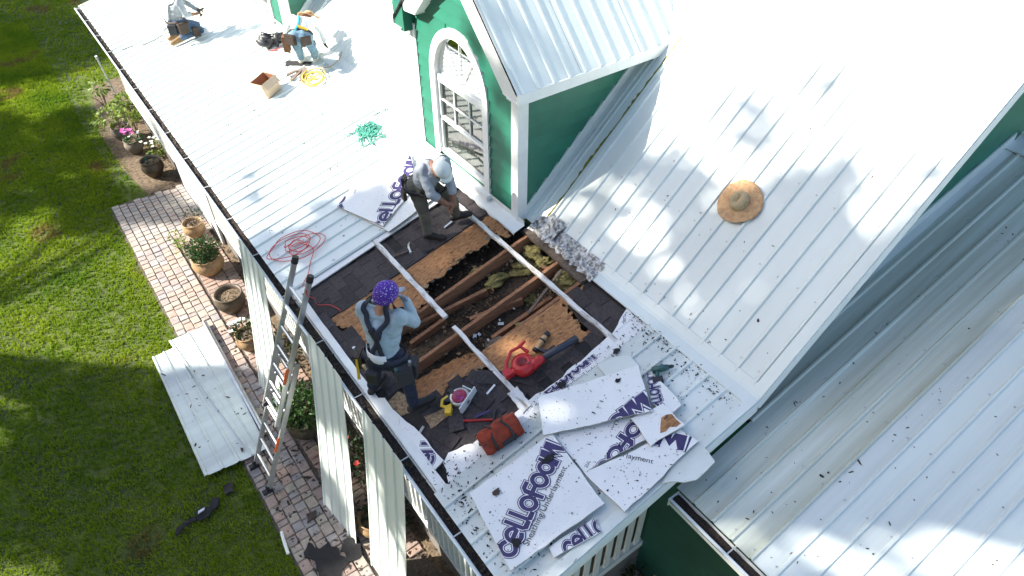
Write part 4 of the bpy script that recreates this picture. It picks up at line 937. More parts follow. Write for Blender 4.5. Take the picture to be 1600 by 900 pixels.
t6 = board('foam_board', 'T6', .105, 'small foam square with an exposed brown wood patch', seed=7, rough=.012, group=g)
b = MB(); pp = wobble([(1.93, 2.33), (2.14, 2.27), (2.15, 2.40), (2.05, 2.44), (1.98, 2.38)], .015, .05, 8); b.prism(pp, lambda x, y: RP(x, y, .1125), lambda x, y: RP(x, y, .108), 'osb'); b.build('wood_patch', None, t6)
board('foam_board', 'T1', .095, 'largest printed foam board, lying lowest in the pile towards the gutter', [('logo', *D['t1logo'], .20), ('sub', *D['t1sub'], .085)], seed=8, tilt=(0, .01), group=g)
board('foam_board', 'T2', .135, 'topmost printed foam board of the pile, next to the opening', [('logo', *D['t2logo'], .18)], seed=9, tilt=(.02, 0), group=g)
board('foam_board', 'A2', .030, 'plain foam board under the printed one beside the stooping worker', seed=10, group='foam boards beside the stooping worker')
board('foam_board', 'A1', .062, 'printed foam board beside the stooping worker, print twice across it', [('logo', *D['a1logo'], .215), ('sub', *D['a1sub'], .09), ('logo', *D['a1logoB'], .215), ('sub', *D['a1subB'], .09)], seed=11, group='foam boards beside the stooping worker')
fl = lambda x, y, dz=0: RP(x, y, -.0115 + dz)
put_print(fs1, [(0.25, 3.36), (2.76, 3.36), (2.76, 3.53), (0.25, 3.53)], fl, *D['s1logo'], .16, 'logo')
put_print(fs1, [(0.25, 3.36), (2.76, 3.36), (2.76, 3.53), (0.25, 3.53)], fl, *D['s1sub'], .08, 'sub')
put_print(fs2, [(0.10, 3.63), (0.20, 3.63), (0.19, 4.0), (0.10, 4.0)], lambda x, y, dz=0: RP(x, y, -.0095 + dz), (.02, 3.55), (.8, 4.4), .15, 'logo')
put_print(fs4, [(2.44, 3.585), (2.735, 3.585), (2.75, 3.70), (2.6, 3.65)], lambda x, y, dz=0: RP(x, y, -.0075 + dz), (2.35, 3.30), (2.83, 3.80), .07, 'sub')
# ================================================================== loose metal sheets
def sheet(name, TL, TR, BR, BL, label, group, m='white_metal', ribs=4, rib_h=.019):
    TL, TR, BR, BL = map(Vector, (TL, TR, BR, BL)); wd = (TR - TL).length; n_ = (BL - TL).cross(TR - TL).normalized()
    pr_ = [(0, 0)]; k = 0
    for i in range(ribs + 1):
        c = .02 + (wd - .04) * i / ribs; pr_ += [(c - .022, 0), (c - .010, rib_h), (c + .010, rib_h), (c + .022, 0)]
    pr_ = [p for p in pr_ if -.001 <= p[0] <= wd]; vs = []; fs = []; S_ = 8; r = random.Random(len(label)); n = len(pr_)
    for s_ in range(S_ + 1):
        t = s_ / S_; bow = .012 * math.sin(math.pi * t)
        for a, hh in pr_:
            u_ = a / wd; p = TL.lerp(TR, u_).lerp(BL.lerp(BR, u_), t); vs.append(p + n_ * (hh - bow + .0012 * math.sin(7 * t + 9 * u_)))
    for s_ in range(S_):
        for i in range(n - 1): fs.append((s_ * n + i, s_ * n + i + 1, (s_ + 1) * n + i + 1, (s_ + 1) * n + i))
    b = MB(); b.add(vs, fs); o = b.build(name, m); tag(o, label, 'metal sheet', group)
    so_ = o.modifiers.new('thick', 'SOLIDIFY'); so_.thickness = .002
    return o
gl = 'roof sheets leaning on the gutter'
sheet('roofing_sheet', (-.16, 8.36, 2.86), (-.16, 7.44, 2.86), (-.56, 7.36, .03), (-.60, 8.30, .03), 'white ribbed roof sheet leaning on the gutter behind the ladder', gl)
sheet('roofing_sheet', (-.15, 6.05, 2.90), (-.15, 5.13, 2.90), (-.58, 4.86, .03), (-.68, 5.70, .03), 'white ribbed roof sheet leaning beside the worker in the purple head cover', gl)
sheet('roofing_sheet', (-.15, 4.66, 2.90), (-.15, 3.74, 2.90), (-.52, 3.62, .03), (-.55, 4.52, .03), 'white ribbed roof sheet leaning nearest the bottom edge of the photo', gl)
gs = 'roof sheets lying across the lawn edge'
sheet('roofing_sheet', (-1.86, 9.93, .075), (-1.30, 9.95, .085), (-1.14, 7.00, .10), (-1.90, 7.10, .075), 'white roof sheet lying half on grass, nearer the lawn', gs, 'wing_metal', 3)
sheet('roofing_sheet', (-1.52, 10.12, .10), (-.86, 10.12, .105), (-.98, 7.00, .115), (-1.22, 7.02, .11), 'white roof sheet lying on the pavers, overlapping its neighbour', gs, 'wing_metal', 2)
b = MB(); rows = [[(x0 - .93 - .04 * t, y, z_) for x0, z_ in ((.02, .11), (.02, .15), (.05, .155), (.07, .13), (.09, .125), (.10, .115))] for t, y in ((0, 10.2), (.5, 8.7), (1, 7.28))]
tag(strip('metal_trim', 'galvanised', None, rows), 'long narrow bent metal trim lying along the flat roof sheets', 'metal trim')
# ================================================================== tools and small things on the roof
def frame(d, n=NP):
    """matrix whose X is d laid in the roof plane and Z the roof normal"""
    d = Vector((*d, 0)) if len(d) == 2 else Vector(d); d = (d - n * d.dot(n)).normalized(); s = n.cross(d)
    return Matrix((d, s, n)).transposed()
class LB(MB):
    """MB with a local frame"""
    def __init__(s, o, F): super().__init__(); s.o = Vector(o); s.F = F
    def W(s, p): return s.o + s.F @ Vector(p)
    def lbox(s, c, size, m=None, rot=None, taper=1.0): return s.box(s.W(c), size, m, s.F @ rot if rot is not None else s.F, taper)
    def ltube(s, pts, r, n=8, m=None): return s.tube([s.W(p) for p in pts], r, n, m)
    def llathe(s, c, prof_, n=16, m=None, rot=None): return s.lathe(s.W(c), prof_, n, m, s.F @ rot if rot is not None else s.F)
RX = lambda a: Euler((R_(a), 0, 0)).to_matrix(); RY = lambda a: Euler((0, R_(a), 0)).to_matrix(); RZ = lambda a: Euler((0, 0, R_(a))).to_matrix()
# -- orange tool bag
o0 = RP(.80, 3.42, .02); F = frame((.97, -.10)); rt = root('tool_bag', o0, 'orange canvas tool bag standing on the white roof by the opening', 'tool bag')
b = MB(); secs = []; r = random.Random(2)
for i in range(9):
    t = i / 8; x = (t - .5) * .44; sq = 1 - .35 * abs(2 * t - 1) ** 4; ring = []
    for y, z in ((-.12, 0), (-.125, .05), (-.105, .12), (-.06, .20), (-.012, .245), (.012, .245), (.06, .20), (.105, .12), (.125, .05), (.12, 0)):
        ring.append(o0 + F @ Vector((x + r.uniform(-.006, .006), y * (.9 + .1 * sq) + r.uniform(-.012, .012), z * (.72 + .28 * sq) + (r.uniform(-.014, .014) if z else 0))))
    secs.append(ring)
vs = [p for ring in secs for p in ring]; n = 10; fs = [(i * n + j, (i + 1) * n + j, (i + 1) * n + (j + 1) % n, i * n + (j + 1) % n) for i in range(8) for j in range(n)] + [tuple(range(n)), tuple(8 * n + j for j in range(n))[::-1]]
b.add(vs, fs); bagb = b.build('bag_body', 'bag_orange', rt)
for x in (-.10, .10):
    q = LB(o0, F); q.ltube([(x, -.132, .02), (x, -.130, .12), (x, -.075, .20), (x * .6, 0, .25), (x, .075, .20), (x, .130, .12), (x, .132, .02)], .012, 6); q.build('strap', 'tool_black', rt)
q = LB(o0, F); q.lbox((-.01, 0, .226), (.34, .022, .012)); q.lbox((-.19, -.02, .11), (.05, .12, .09)); q.lbox((.05, -.128, .06), (.18, .02, .07)); q.build('pocket', 'tool_black', rt, bevel=.006)
# -- red leaf blower
o0 = RP(1.46, 3.90, .0); F = frame((.94, -.14)); rt = root('leaf_blower', o0, 'red electric leaf blower with a long dark nozzle lying on the opened roof', 'leaf blower')
q = LB(o0, F); q.llathe((0, 0, .07), [(.0, -.07), (.09, -.07), (.125, -.05), (.135, 0), (.125, .05), (.09, .07), (.06, .075), (.055, .06), (.0, .06)], 22); q.ltube([(.05, -.06, .07), (.16, -.05, .07), (.22, -.045, .07)], [.07, .055, .045], 12); q.build('fan_housing', 'tool_red', rt, smooth=True)
q = LB(o0, F); q.ltube([(-.20, .02, .09), (-.15, .10, .12), (-.04, .19, .14), (.08, .20, .12), (.12, .10, .09)], [.026, .022, .019, .019, .024], 8); q.ltube([(.06, .20, .12), (.16, .24, .11)], [.022, .018], 8); q.lbox((-.19, -.005, .08), (.10, .09, .08)); q.ltube([(-.16, -.02, .08), (-.06, -.02, .1)], .035, 8); q.build('handle', 'tool_red', rt, smooth=False, bevel=.004)
q = LB(o0, F); q.ltube([(.20, -.045, .07), (.45, -.035, .06), (.66, -.03, .05)], [.040, .038, .046], 12); q.build('nozzle', 'tube_navy', rt, smooth=True)
q = LB(o0, F); 
for k in range(6): q.lbox((-.04 + k * .016, 0, .146), (.006, .08 - abs(k - 2.5) * .008, .004))
q.lbox((.03, -.06, .142), (.07, .014, .004)); q.build('air_vent', 'tool_black', rt)
# -- circular saw lying on its side, blade guard up
o0 = RP(.72, 4.10, -.045); F = frame((.80, .30)); rt = root('circular_saw', o0, 'circular saw with a red blade guard and yellow handle on the shingles', 'circular saw')
q = LB(o0, F); q.lbox((.03, -.115, .06), (.30, .014, .12)); q.lbox((.16, -.03, .02), (.014, .17, .05)); q.build('base_plate', 'white_trim', rt, bevel=.002)
q = LB(o0, F); q.llathe((.02, -.01, .05), [(0, -.04), (.10, -.04), (.115, -.02), (.115, .02), (.105, .034), (.085, .036)], 26); q.build('blade_guard', 'steel', rt, smooth=True)
q = LB(o0, F); q.llathe((.02, -.01, .05), [(.084, .030), (.080, .042), (.05, .046), (.026, .047), (.024, .055), (0, .056)], 26); q.build('guard_cover', 'tool_magenta', rt, smooth=True)
q = LB(o0, F); q.ltube([(.055, .0, .100), (.02, .03, .100), (-.02, .0, .100), (.0, -.04, .100), (.03, -.03, .100)], .006, 6); q.lbox((.0, -.06, .098), (.06, .01, .006)); q.build('guard_mark', 'flower_pink', rt)
q = LB(o0, F); q.ltube([(-.10, .02, .06), (-.15, .05, .07), (-.16, .11, .07), (-.10, .14, .07), (-.03, .11, .06)], [.022, .019, .018, .019, .024], 8); q.lbox((-.17, .01, .05), (.08, .07, .07), None, RZ(25)); q.build('handle', 'tool_yellow', rt, bevel=.004)
q = LB(o0, F); q.ltube([(.02, .05, .04), (.04, .15, .05)], [.05, .042], 12); q.lbox((-.05, .10, .04), (.09, .07, .08), None, RZ(20)); q.build('motor', 'tool_black', rt, bevel=.006)
# -- hammer with red handle, small hammer, bars, strips
def hammer(name, a, c, label, hm_, headm='steel', h=0.0, sz=1.0):
    a = RP(*a, h); c = RP(*c, h); d = (c - a).normalized(); rt = root(name, a, label, 'hammer'); s = NP.cross(d)
    q = MB(); q.tube([a, a.lerp(c, .5), c], [.014 * sz, .012 * sz, .016 * sz], 8); q.build('handle', hm_, rt)
    q = MB(); q.tube([a - d * .01 - s * .06 * sz, a - d * .01 + s * .02 * sz, a - d * .01 + s * .05 * sz], [.014 * sz, .014 * sz, .018 * sz], 8); q.tube([a - d * .01 - s * .055 * sz, a - d * .02 - s * .10 * sz, a - d * .045 - s * .135 * sz], [.012 * sz, .010 * sz, .004 * sz], 6); q.build('hammer_head', headm, rt)
hammer('hammer', (.855, 3.66), (.60, 3.885), 'hammer with a red handle lying on the dark shingles', 'tool_red', 'tool_black', -.035)
hammer('hammer', (1.47, 6.43), (1.25, 6.50), 'small hammer with a pale head on the upper shingles', 'old_wood', 'galvanised', -.03, 1.1)
def stick(name, a, c, h, r_, m, label, cat, flat=None):
    q = MB(); a = RP(*a, h); c = RP(*c, h + .004)
    if flat: q.bar(a, c, flat, r_, up=NP)
    else: q.tube([a, a.lerp(c, .5) + NP * .004, c], r_, 7)
    return tag(q.build(name, m), label, cat)
stick('vinyl_strip', (.97, 3.95), (1.115, 3.985), -.035, .012, 'foam', 'short white strip lying near the saw on the shingles', 'strip', .022)
stick('pry_bar', (.47, 3.86), (.66, 4.05), -.045, .012, 'galvanised', 'pale curved flat bar lying under the saw', 'pry bar', .03)
stick('flat_bar', (.16, 4.06), (.27, 4.11), -.035, .008, 'galvanised', 'short grey metal scrap by the gutter side of the shingles', 'metal scrap', .03)
stick('print_scrap', (.73, 3.80), (.88, 3.75), -.004, .004, 'print_purple', 'narrow purple printed scrap above the orange bag', 'scrap', .03)
o = slab('grey_shingle', wobble([(.86, 3.62), (1.02, 3.60), (1.03, 3.50), (.90, 3.47)], .012, .05, 3), RP, .0, .008, 'shingle', None); tag(o, 'torn grey shingle piece lying at the top of the orange bag', 'shingle')
# -- tan nail gun on the lower OSB
o0 = RP(1.82, 4.06, -.055); F = frame((.95, .30)); rt = root('nail_gun', o0, 'worn tan and black nail gun lying on the lower brown board', 'nail gun')
q = LB(o0, F); q.ltube([(-.12, 0, .04), (-.02, 0, .045), (.10, .0, .04)], [.03, .038, .03], 10); q.build('barrel', 'straw', rt)
q = LB(o0, F); q.ltube([(-.15, 0, .04), (-.12, 0, .04)], .034, 10); q.ltube([(.07, .0, .042), (.13, 0, .04)], [.038, .03], 10); q.ltube([(-.01, 0, .045), (.01, 0, .045)], .042, 10); q.lbox((-.10, -.07, .03), (.04, .12, .04)); q.build('grip', 'tool_black', rt)
# -- cordless drill
o0 = RP(2.46, 2.86, .02); F = frame((.9, -.5)); rt = root('cordless_drill', o0, 'dark green cordless drill lying on the roof beside the foam pile', 'drill')
q = LB(o0, F); q.ltube([(-.10, 0, .04), (.03, 0, .04), (.07, 0, .04)], [.036, .036, .028], 10); q.ltube([(-.05, 0, .04), (-.07, -.10, .035)], [.022, .022], 8); q.build('drill_body', 'tool_teal', rt, smooth=True)
q = LB(o0, F); q.lbox((-.075, -.125, .035), (.11, .06, .065)); q.ltube([(.07, 0, .04), (.11, 0, .04), (.13, 0, .04)], [.022, .020, .008], 8); q.build('battery', 'tool_black', rt, bevel=.005)
# -- straw hat on the steep roof
o0 = RM(4.02, 3.45, .03); F = frame((1, 0, .3), NM); rt = root('straw_hat', o0, 'wide straw hat lying alone on the steep white roof', 'hat')
q = MB(); n = 40; vs = []; fs = []; r = random.Random(3)
for k, (rr, z) in enumerate(((.10, .012), (.13, .004), (.17, .0), (.215, .002), (.245, .012))):
    for j in range(n):
        t = 6.2832 * j / n; e = 1 + (.02 * math.sin(3 * t) + r.uniform(-.012, .012) if k == 4 else 0); vs.append(o0 + F @ Vector((rr * e * math.cos(t), rr * e * math.sin(t), z + .012 * math.sin(2 * t + 1) * (k / 4) ** 2)))
fs = [(k * n + j, (k + 1) * n + j, (k + 1) * n + (j + 1) % n, k * n + (j + 1) % n) for k in range(4) for j in range(n)]
q.add(vs, fs); o = q.build('brim', 'straw', rt, smooth=True); o.modifiers.new('thick', 'SOLIDIFY').thickness = .004
q = MB(); vs = []; n = 24; P8 = [(1.0, 0), (.96, .04), (.88, .085), (.70, .115), (.40, .105), (.0, .085)]
for k, (s_, z) in enumerate(P8):
    for j in range(n):
        t = 6.2832 * j / n; pin = 1 - (.16 * max(0, math.cos(t)) if k >= 2 else 0); vs.append(o0 + F @ Vector((.118 * s_ * math.cos(t), .098 * s_ * math.sin(t) * pin, z - (.02 * math.cos(t) ** 2 if k > 3 else 0))))
q.add(vs, [(k * n + j, (k + 1) * n + j, (k + 1) * n + (j + 1) % n, k * n + (j + 1) % n) for k in range(len(P8) - 1) for j in range(n)]); q.build('crown', 'straw_pale', rt, smooth=True)
q = LB(o0, F)
for k in range(3): q.lbox((-.02 + .02 * k, -.094, .055 + .004 * k), (.008, .004, .008))
q.build('eyelet', 'leather_dark', rt)
# -- cords and ropes
def curve_rope(name, pts, r_, m, label, cat, n=6):
    P_ = [Vector(p) for p in pts]; out = []
    for i in range(len(P_) - 1):
        p0, p1, p2, p3 = P_[max(i - 1, 0)], P_[i], P_[i + 1], P_[min(i + 2, len(P_) - 1)]
        for s_ in range(4):
            t = s_ / 4; out.append(.5 * ((2 * p1) + (p2 - p0) * t + (2 * p0 - 5 * p1 + 4 * p2 - p3) * t * t + (3 * p1 - p0 - 3 * p2 + p3) * t ** 3))
    out.append(P_[-1]); q = MB(); q.tube(out, r_, n); return tag(q.build(name, m, smooth=True), label, cat)
def coil(cx, cy, rx, ry, turns, fn, seed, jit=.35, h0=.03, rot=0.0):
    r = random.Random(seed); pts = []
    for k in range(int(turns * 9)):
        t = 6.2832 * k / 9; s_ = 1 + jit * math.sin(t * .37 + seed) * r.uniform(.5, 1); ox, oy = jit * .4 * rx * math.sin(t * .21 + seed), jit * .4 * ry * math.cos(t * .17)
        x, y = rx * s_ * math.cos(t) + ox, ry * s_ * math.sin(t) + oy
        pts.append(fn(cx + x * math.cos(rot) - y * math.sin(rot), cy + x * math.sin(rot) + y * math.cos(rot), h0 + .012 * r.random() + .0015 * k * .3))
    return pts
pts = coil(.42, 7.64, .23, .15, 6, RP, 4, .85, .028, -.4) + [RP(.55, 7.42, .03), RP(.40, 7.2, .03), RP(.30, 7.05, .03), RP(.16, 6.85, .10), Vector((.06, 6.42, 3.25)), Vector((.03, 6.36, 3.18)), Vector((.10, 6.34, 3.1)), RP(.16, 6.5, .0), RP(.28, 6.40, -.03), RP(.34, 6.22, -.04)]
curve_rope('extension_cord', pts, .0058, 'cord_red', 'red extension cord coiled on the white roof by the ladder top', 'cord')
rg_ = random.Random(21); pts = [RP(2.28 + .11 * rg_.gauss(0, 1) * (1 if k % 9 else 1.9), 9.06 + .12 * rg_.gauss(0, 1) * (1 if k % 9 else 1.9), .02 + .03 * rg_.random()) for k in range(95)] + [RP(2.45, 9.30, .03), RP(2.62, 9.36, .03), RP(2.80, 9.30, .03)]
curve_rope('green_rope', pts, .0075, 'rope_green', 'tangled green rope lying on the sunlit roof left of the window', 'rope')
curve_rope('grey_line', [RP(2.56, 9.33, .03), RP(2.75, 9.34, .03), RM(3.02, 9.2, .05), RM(3.2, 9.3, .04)], .006, 'rope_dark', 'thin grey line trailing from the green rope up the steep roof', 'line')
pts = coil(2.38, 11.22, .12, .17, 6, RP, 9, .9, .03)
curve_rope('yellow_cord', pts, .010, 'rope_yellow', 'bright yellow cord bundle on the sunlit roof near the cardboard box', 'cord')
curve_rope('tan_rope', [RP(2.24, 11.55, .03), RP(2.45, 11.36, .04), RP(2.6, 11.45, .03), RP(2.72, 11.30, .03), RM(2.95, 11.3, .04), RM(3.05, 11.35, .04)], .009, 'rope_tan', 'tan rope running from the yellow cord to the steep roof', 'rope')
curve_rope('safety_line', [(-.10, 16.05, 2.80), RP(.3, 15.8, .03), RP(.75, 15.5, .05), (1.0, 15.12, 3.38), (1.06, 15.05, 3.46)], .008, 'rope_dark', 'dark safety line from the kneeling worker to the gutter', 'rope')
# -- cardboard box
o0 = RP(1.66, 11.58, .02); F = frame((.93, .36)); rt = root('cardboard_box', o0, 'open brown cardboard box standing on the sunlit roof', 'box')
q = LB(o0, F); w_, d_, h_ = .34, .30, .27
for (c, s_) in (((0, -d_ / 2, h_ / 2), (w_, .008, h_)), ((0, d_ / 2, h_ / 2), (w_, .008, h_)), ((-w_ / 2, 0, h_ / 2), (.008, d_ - .01, h_)), ((w_ / 2, 0, h_ / 2), (.008, d_ - .01, h_)), ((0, 0, .004), (w_ - .01, d_ - .01, .008))): q.lbox(c, s_)
q.build('box_walls', 'cardboard', rt)
q = LB(o0, F); q.lbox((0, d_ / 2 - .007, h_ / 2), (w_ - .02, .004, h_ - .02)); q.lbox((w_ / 2 - .007, 0, h_ / 2), (.004, d_ - .03, h_ - .02)); q.lbox((0, 0, .014), (w_ - .03, d_ - .03, .006)); q.build('box_lining', 'cardboard_in', rt)
q = LB(o0, F); q.lbox((0, -d_ / 2 - .05, h_ - .045), (w_ - .02, .006, .13), None, RX(-38)); q.build('flap', 'cardboard', rt)
# -- wood scraps and black felt scraps near the bending worker
for i, (x, y, a, L) in enumerate([(2.22, 11.62, .5, .34), (2.30, 11.50, .9, .40), (2.18, 11.72, -.2, .2)]):
    q = LB(RP(x, y, .03 + .012 * i), frame((math.cos(a), math.sin(a)))); q.lbox((0, 0, 0), (L, .07, .018)); tag(q.build('wood_scrap', 'old_wood'), ['brown wood scrap beside the yellow cord, lowest of three', 'longest brown wood scrap across the other two by the yellow cord', 'shortest brown wood scrap beside the yellow cord'][i], 'wood scrap', 'wood scraps by the yellow cord')
o = slab('felt_scrap', wobble([(2.30, 12.25), (2.42, 12.05), (2.60, 11.75), (2.52, 11.70), (2.40, 11.85), (2.20, 12.10)], .02, .08, 3), RP, .02, .028, 'shingle_chip', None); tag(o, 'black pointed roofing scrap under the bending worker\'s feet', 'roofing scrap')
# -- black tool bag
o0 = RP(2.32, 13.0, .02); F = frame((.85, -.5)); rt = root('black_bag', o0, 'black tool bag with dangling pouches beside the bending worker', 'tool bag')
blob('bag_body', o0 + NP * .12 - F @ Vector((.06, 0, 0)), (.17, .14, .13), 'tool_black', rt, 61, F, .22)
blob('pouch', o0 + NP * .10 + F @ Vector((.15, .03, 0)), (.11, .10, .10), 'tool_black', rt, 62, F, .3); blob('pouch', o0 + NP * .10 + F @ Vector((.30, .10, 0)), (.09, .06, .06), 'leather_dark', rt, 63, F, .3)
q = LB(o0, F); q.ltube([(-.12, 0, .22), (-.06, .02, .30), (.04, .0, .24), (.15, .04, .2), (.28, .1, .16)], .014, 6); q.build('handle', 'tool_black', rt)
q = LB(o0, F); q.ltube([(-.02, -.16, .01), (.10, -.19, .01), (.22, -.16, .01)], .009, 6); q.build('cord', 'cord_red', rt)
# -- scattered chips, torn shingle bits and leaves
def on_near(r):
    while True:
        x, y = r.uniform(.0, 2.75), 2.08 + 1.5 * r.random() ** .7
        k_ = r.random()
        if k_ < .4: y = 2.05 + .2286 * round((y - 2.05) / .2286) + r.choice((-1, 1)) * r.uniform(.02, .05)
        elif k_ < .55: x = 2.74 + r.uniform(-.12, .05)
        elif k_ < .7: x = .02 + abs(r.gauss(0, .2))
        if not (0.2 < x < 2.7 and y > 3.62): return RP(x, y, .006 if r.random() < .5 else .02), NP
o = litter('roofing_chips', 950, on_near, .002, .011, 'shingle_chip', seed=11, elong=2.6); tag(o, 'black shingle chips and dry leaves scattered over the near porch roof', 'debris', kind='stuff')
def on_boards(r):
    p = r.choice([((.2, 1.15), (2.3, 3.05), .097), ((1.2, 2.2), (2.65, 3.4), .137), ((1.2, 2.05), (2.1, 2.5), .078)]); x = r.uniform(*p[0]); y = r.uniform(*p[1]); return RP(x, y, p[2]), NP
BO = [('T1', .097), ('T2', .140), ('T4', .078), ('T3', .058)]
def on_boards2(r):
    while True:
        k, h = r.choice(BO); pl_ = D[k]; x = r.uniform(min(p[0] for p in pl_), max(p[0] for p in pl_)); y = r.uniform(min(p[1] for p in pl_), max(p[1] for p in pl_))
        if inpoly((x, y), pl_): return RP(x, y, h + .003), NP
o = litter('board_specks', 300, on_boards2, .0015, .007, 'shingle_chip', seed=12, elong=2.4); tag(o, 'dark specks of roofing grit on the piled foam boards', 'debris', kind='stuff')
for i, (x, y, h, s_, lb) in enumerate([(.98, 2.86, .105, .07, 'black shingle scrap lying on the last letter of the largest board'), (.27, 2.42, .105, .06, 'black shingle scrap at the first letters of the largest board'), (.42, 2.93, .105, .05, 'rusty brown scrap near the upper corner of the largest board'), (1.62, 3.46, .01, .07, 'black scrap lying on the white strip below the blower'), (2.02, 3.02, .15, .035, 'small black scrap near the far corner of the topmost board'), (2.30, 3.36, .02, .05, 'black scrap at the end of the right purlin'), (.62, 3.50, .0, .05, 'black ragged scrap at the lower edge of the shingles')]):
    r = random.Random(70 + i); c = RP(x, y, h); pol = [(x + s_ * r.uniform(.45, 1.25) * math.cos(6.283 * k / 8), y + s_ * r.uniform(.3, .95) * math.sin(6.283 * k / 8)) for k in range(8)]
    o = slab('shingle_scrap', wobble(pol, s_ * .22, .02, 90 + i), RP, h, h + .004, 'shingle_chip' if i != 2 else 'leather_dark', None); tag(o, lb, 'shingle scrap', 'shingle scraps on the near roof')
o = litter('fallen_leaves', 200, lambda r: (RW(*((lambda x: (x, min(1.9 - .02 * x, 1.9 - 4.2 * r.random() ** 1.3)))(2.0 + 5.6 * r.random() ** 1.4)), .004), NW), .003, .012, 'leaf_dry', seed=13, elong=2.6); tag(o, 'dry leaves scattered over the wing roof', 'leaves', kind='stuff')
o = litter('fallen_leaves', 40, lambda r: (RM(2.96 + 1.9 * r.random() ** 2.2, r.uniform(2.1, 5.2), .005), NM), .004, .011, 'leaf_dry', seed=14, elong=2.6); tag(o, 'sparse dry leaves on the steep white roof', 'leaves', kind='stuff')
o = litter('fallen_leaves', 120, lambda r: (RP(r.uniform(.0, 2.2), r.uniform(7.0, 11.5), .004), NP), .004, .011, 'leaf_dry', seed=15, elong=3); tag(o, 'sparse dry leaves on the porch roof left of the opening', 'leaves', kind='stuff')
o = litter('fallen_leaves', 26, lambda r: (Vector((r.uniform(-1.85, -1.0), r.uniform(7.1, 9.8), .118)), UPZ), .007, .018, 'leaf_dry', seed=16, elong=3); tag(o, 'dry leaves on the roof sheets lying across the lawn edge', 'leaves', kind='stuff')
# black scraps on the lawn and path
def scrap(name, pts, z, m, label, cat, seed, amp=.025, th=.012, group=None):
    q = MB(); r = random.Random(seed); pol = wobble(pts, amp, .06, seed); q.prism(pol, lambda x, y: Vector((x, y, z + .02 * r.random())), lambda x, y: Vector((x, y, z - th)), m); return tag(q.build(name, None), label, cat, group)
scrap('felt_scrap', [(-2.52, 6.44), (-2.40, 6.50), (-2.22, 6.50), (-2.20, 6.56), (-2.36, 6.58), (-2.48, 6.54)], .05, 'shingle_chip', 'pointed black felt scrap on the grass, farthest from the path', 'felt scrap', 1, .03)
scrap('felt_scrap', [(-2.20, 6.47), (-2.06, 6.46), (-1.98, 6.58), (-2.08, 6.66), (-2.20, 6.60)], .055, 'shingle_chip', 'ragged black felt scrap in the middle of the row on the grass', 'felt scrap', 7, .03)
scrap('felt_scrap', [(-2.0, 6.52), (-1.88, 6.55), (-1.84, 6.66), (-1.94, 6.72), (-2.0, 6.64)], .05, 'shingle_chip', 'ragged black felt scrap next to the pale fleck on the grass', 'felt scrap', 8, .03)
scrap('felt_scrap', [(-1.76, 6.64), (-1.64, 6.62), (-1.60, 6.76), (-1.72, 6.80)], .05, 'shingle_chip', 'small black felt scrap on the grass nearer the path', 'felt scrap', 2)
scrap('felt_scrap', [(-1.25, 4.62), (-.95, 4.60), (-.80, 4.80), (-.88, 5.12), (-1.02, 5.10), (-1.10, 5.28), (-1.22, 5.18), (-1.16, 4.92)], .056, 'shingle_chip', 'large ragged black felt scrap on the pavers near the bottom edge', 'felt scrap', 3, .04)
scrap('felt_scrap', [(-.82, 4.72), (-.60, 4.70), (-.56, 4.92), (-.70, 5.02), (-.80, 4.92)], .056, 'shingle_chip', 'smaller ragged black felt scrap on the pavers beside the leaning sheet', 'felt scrap', 4, .04)
scrap('felt_scrap', [(-1.0, 5.55), (-.86, 5.56), (-.82, 5.66), (-.96, 5.68)], .055, 'leather_dark', 'brown leaf shaped scrap on the pavers above the black ones', 'felt scrap', 5)
scrap('felt_scrap', [(-2.17, 6.55), (-2.08, 6.56), (-2.06, 6.60), (-2.15, 6.60)], .085, 'galvanised', 'pale grey fleck among the black scraps on the grass', 'felt scrap', 6, .006, .004)
q = MB(); q.tube([(-1.34, 5.63, .07), (-1.37, 5.45, .07), (-1.39, 5.28, .07)], .022, 8); tag(q.build('white_pipe', 'foam'), 'short white pipe lying at the edge of the pavers', 'pipe')
q = MB(); q.tube([(2.02, 1.98, 0), (2.03, 2.0, .4), (2.05, 2.02, .62)], .014, 7); q.tube([(2.05, 2.02, .62), (2.055, 2.025, .67)], .022, 7); tag(q.build('stake', 'rope_tan'), 'pale wooden stake standing by the dark green wall', 'stake')
q = MB(); q.tube([(.02, 19.93, 0), (-.02, 20.0, .7), (-.06, 20.02, 1.2)], .022, 7); q.tube([(-.06, 20.02, 1.2), (-.065, 20.02, 1.28)], .035, 7); tag(q.build('stake', 'white_trim'), 'thin white stake among the lime green plants by the far eave', 'stake')
# ================================================================== ladder
lad = root('ladder', (-1.25, 6.6, 0), 'aluminium extension ladder leaning on the gutter', 'ladder')
fa, ta = Vector((-1.25, 6.38, .03)), Vector((.175, 6.38, 3.33)); du = (ta - fa).normalized(); nn_ = du.cross(Vector((0, 1, 0))).normalized()
if nn_.x > 0: nn_ = -nn_
def rail(t0, t1, y, off, wd=.027, dp=.068):
    q = MB(); a = fa + du * t0 + nn_ * off; c = fa + du * t1 + nn_ * off; a.y = c.y = y; q.bar(a, c, wd, dp, up=nn_); return q.build('rail', 'aluminium', lad)
Lt = (ta - fa).length
for y in (6.345, 6.865): rail(0, 2.35, y, 0)
for y in (6.385, 6.825): rail(1.25, Lt, y, .07)
def rung(t, y0, y1, off): 
    q = MB(); a = fa + du * t + nn_ * off; q.tube([(a.x, y0, a.z), (a.x, y1, a.z)], .022, 8); q.build('rung', 'aluminium', lad)
t = .28
while t < 2.3: rung(t, 6.345, 6.865, 0); t += .305
t = 1.40
while t < Lt - .1: rung(t, 6.385, 6.825, .07); t += .305
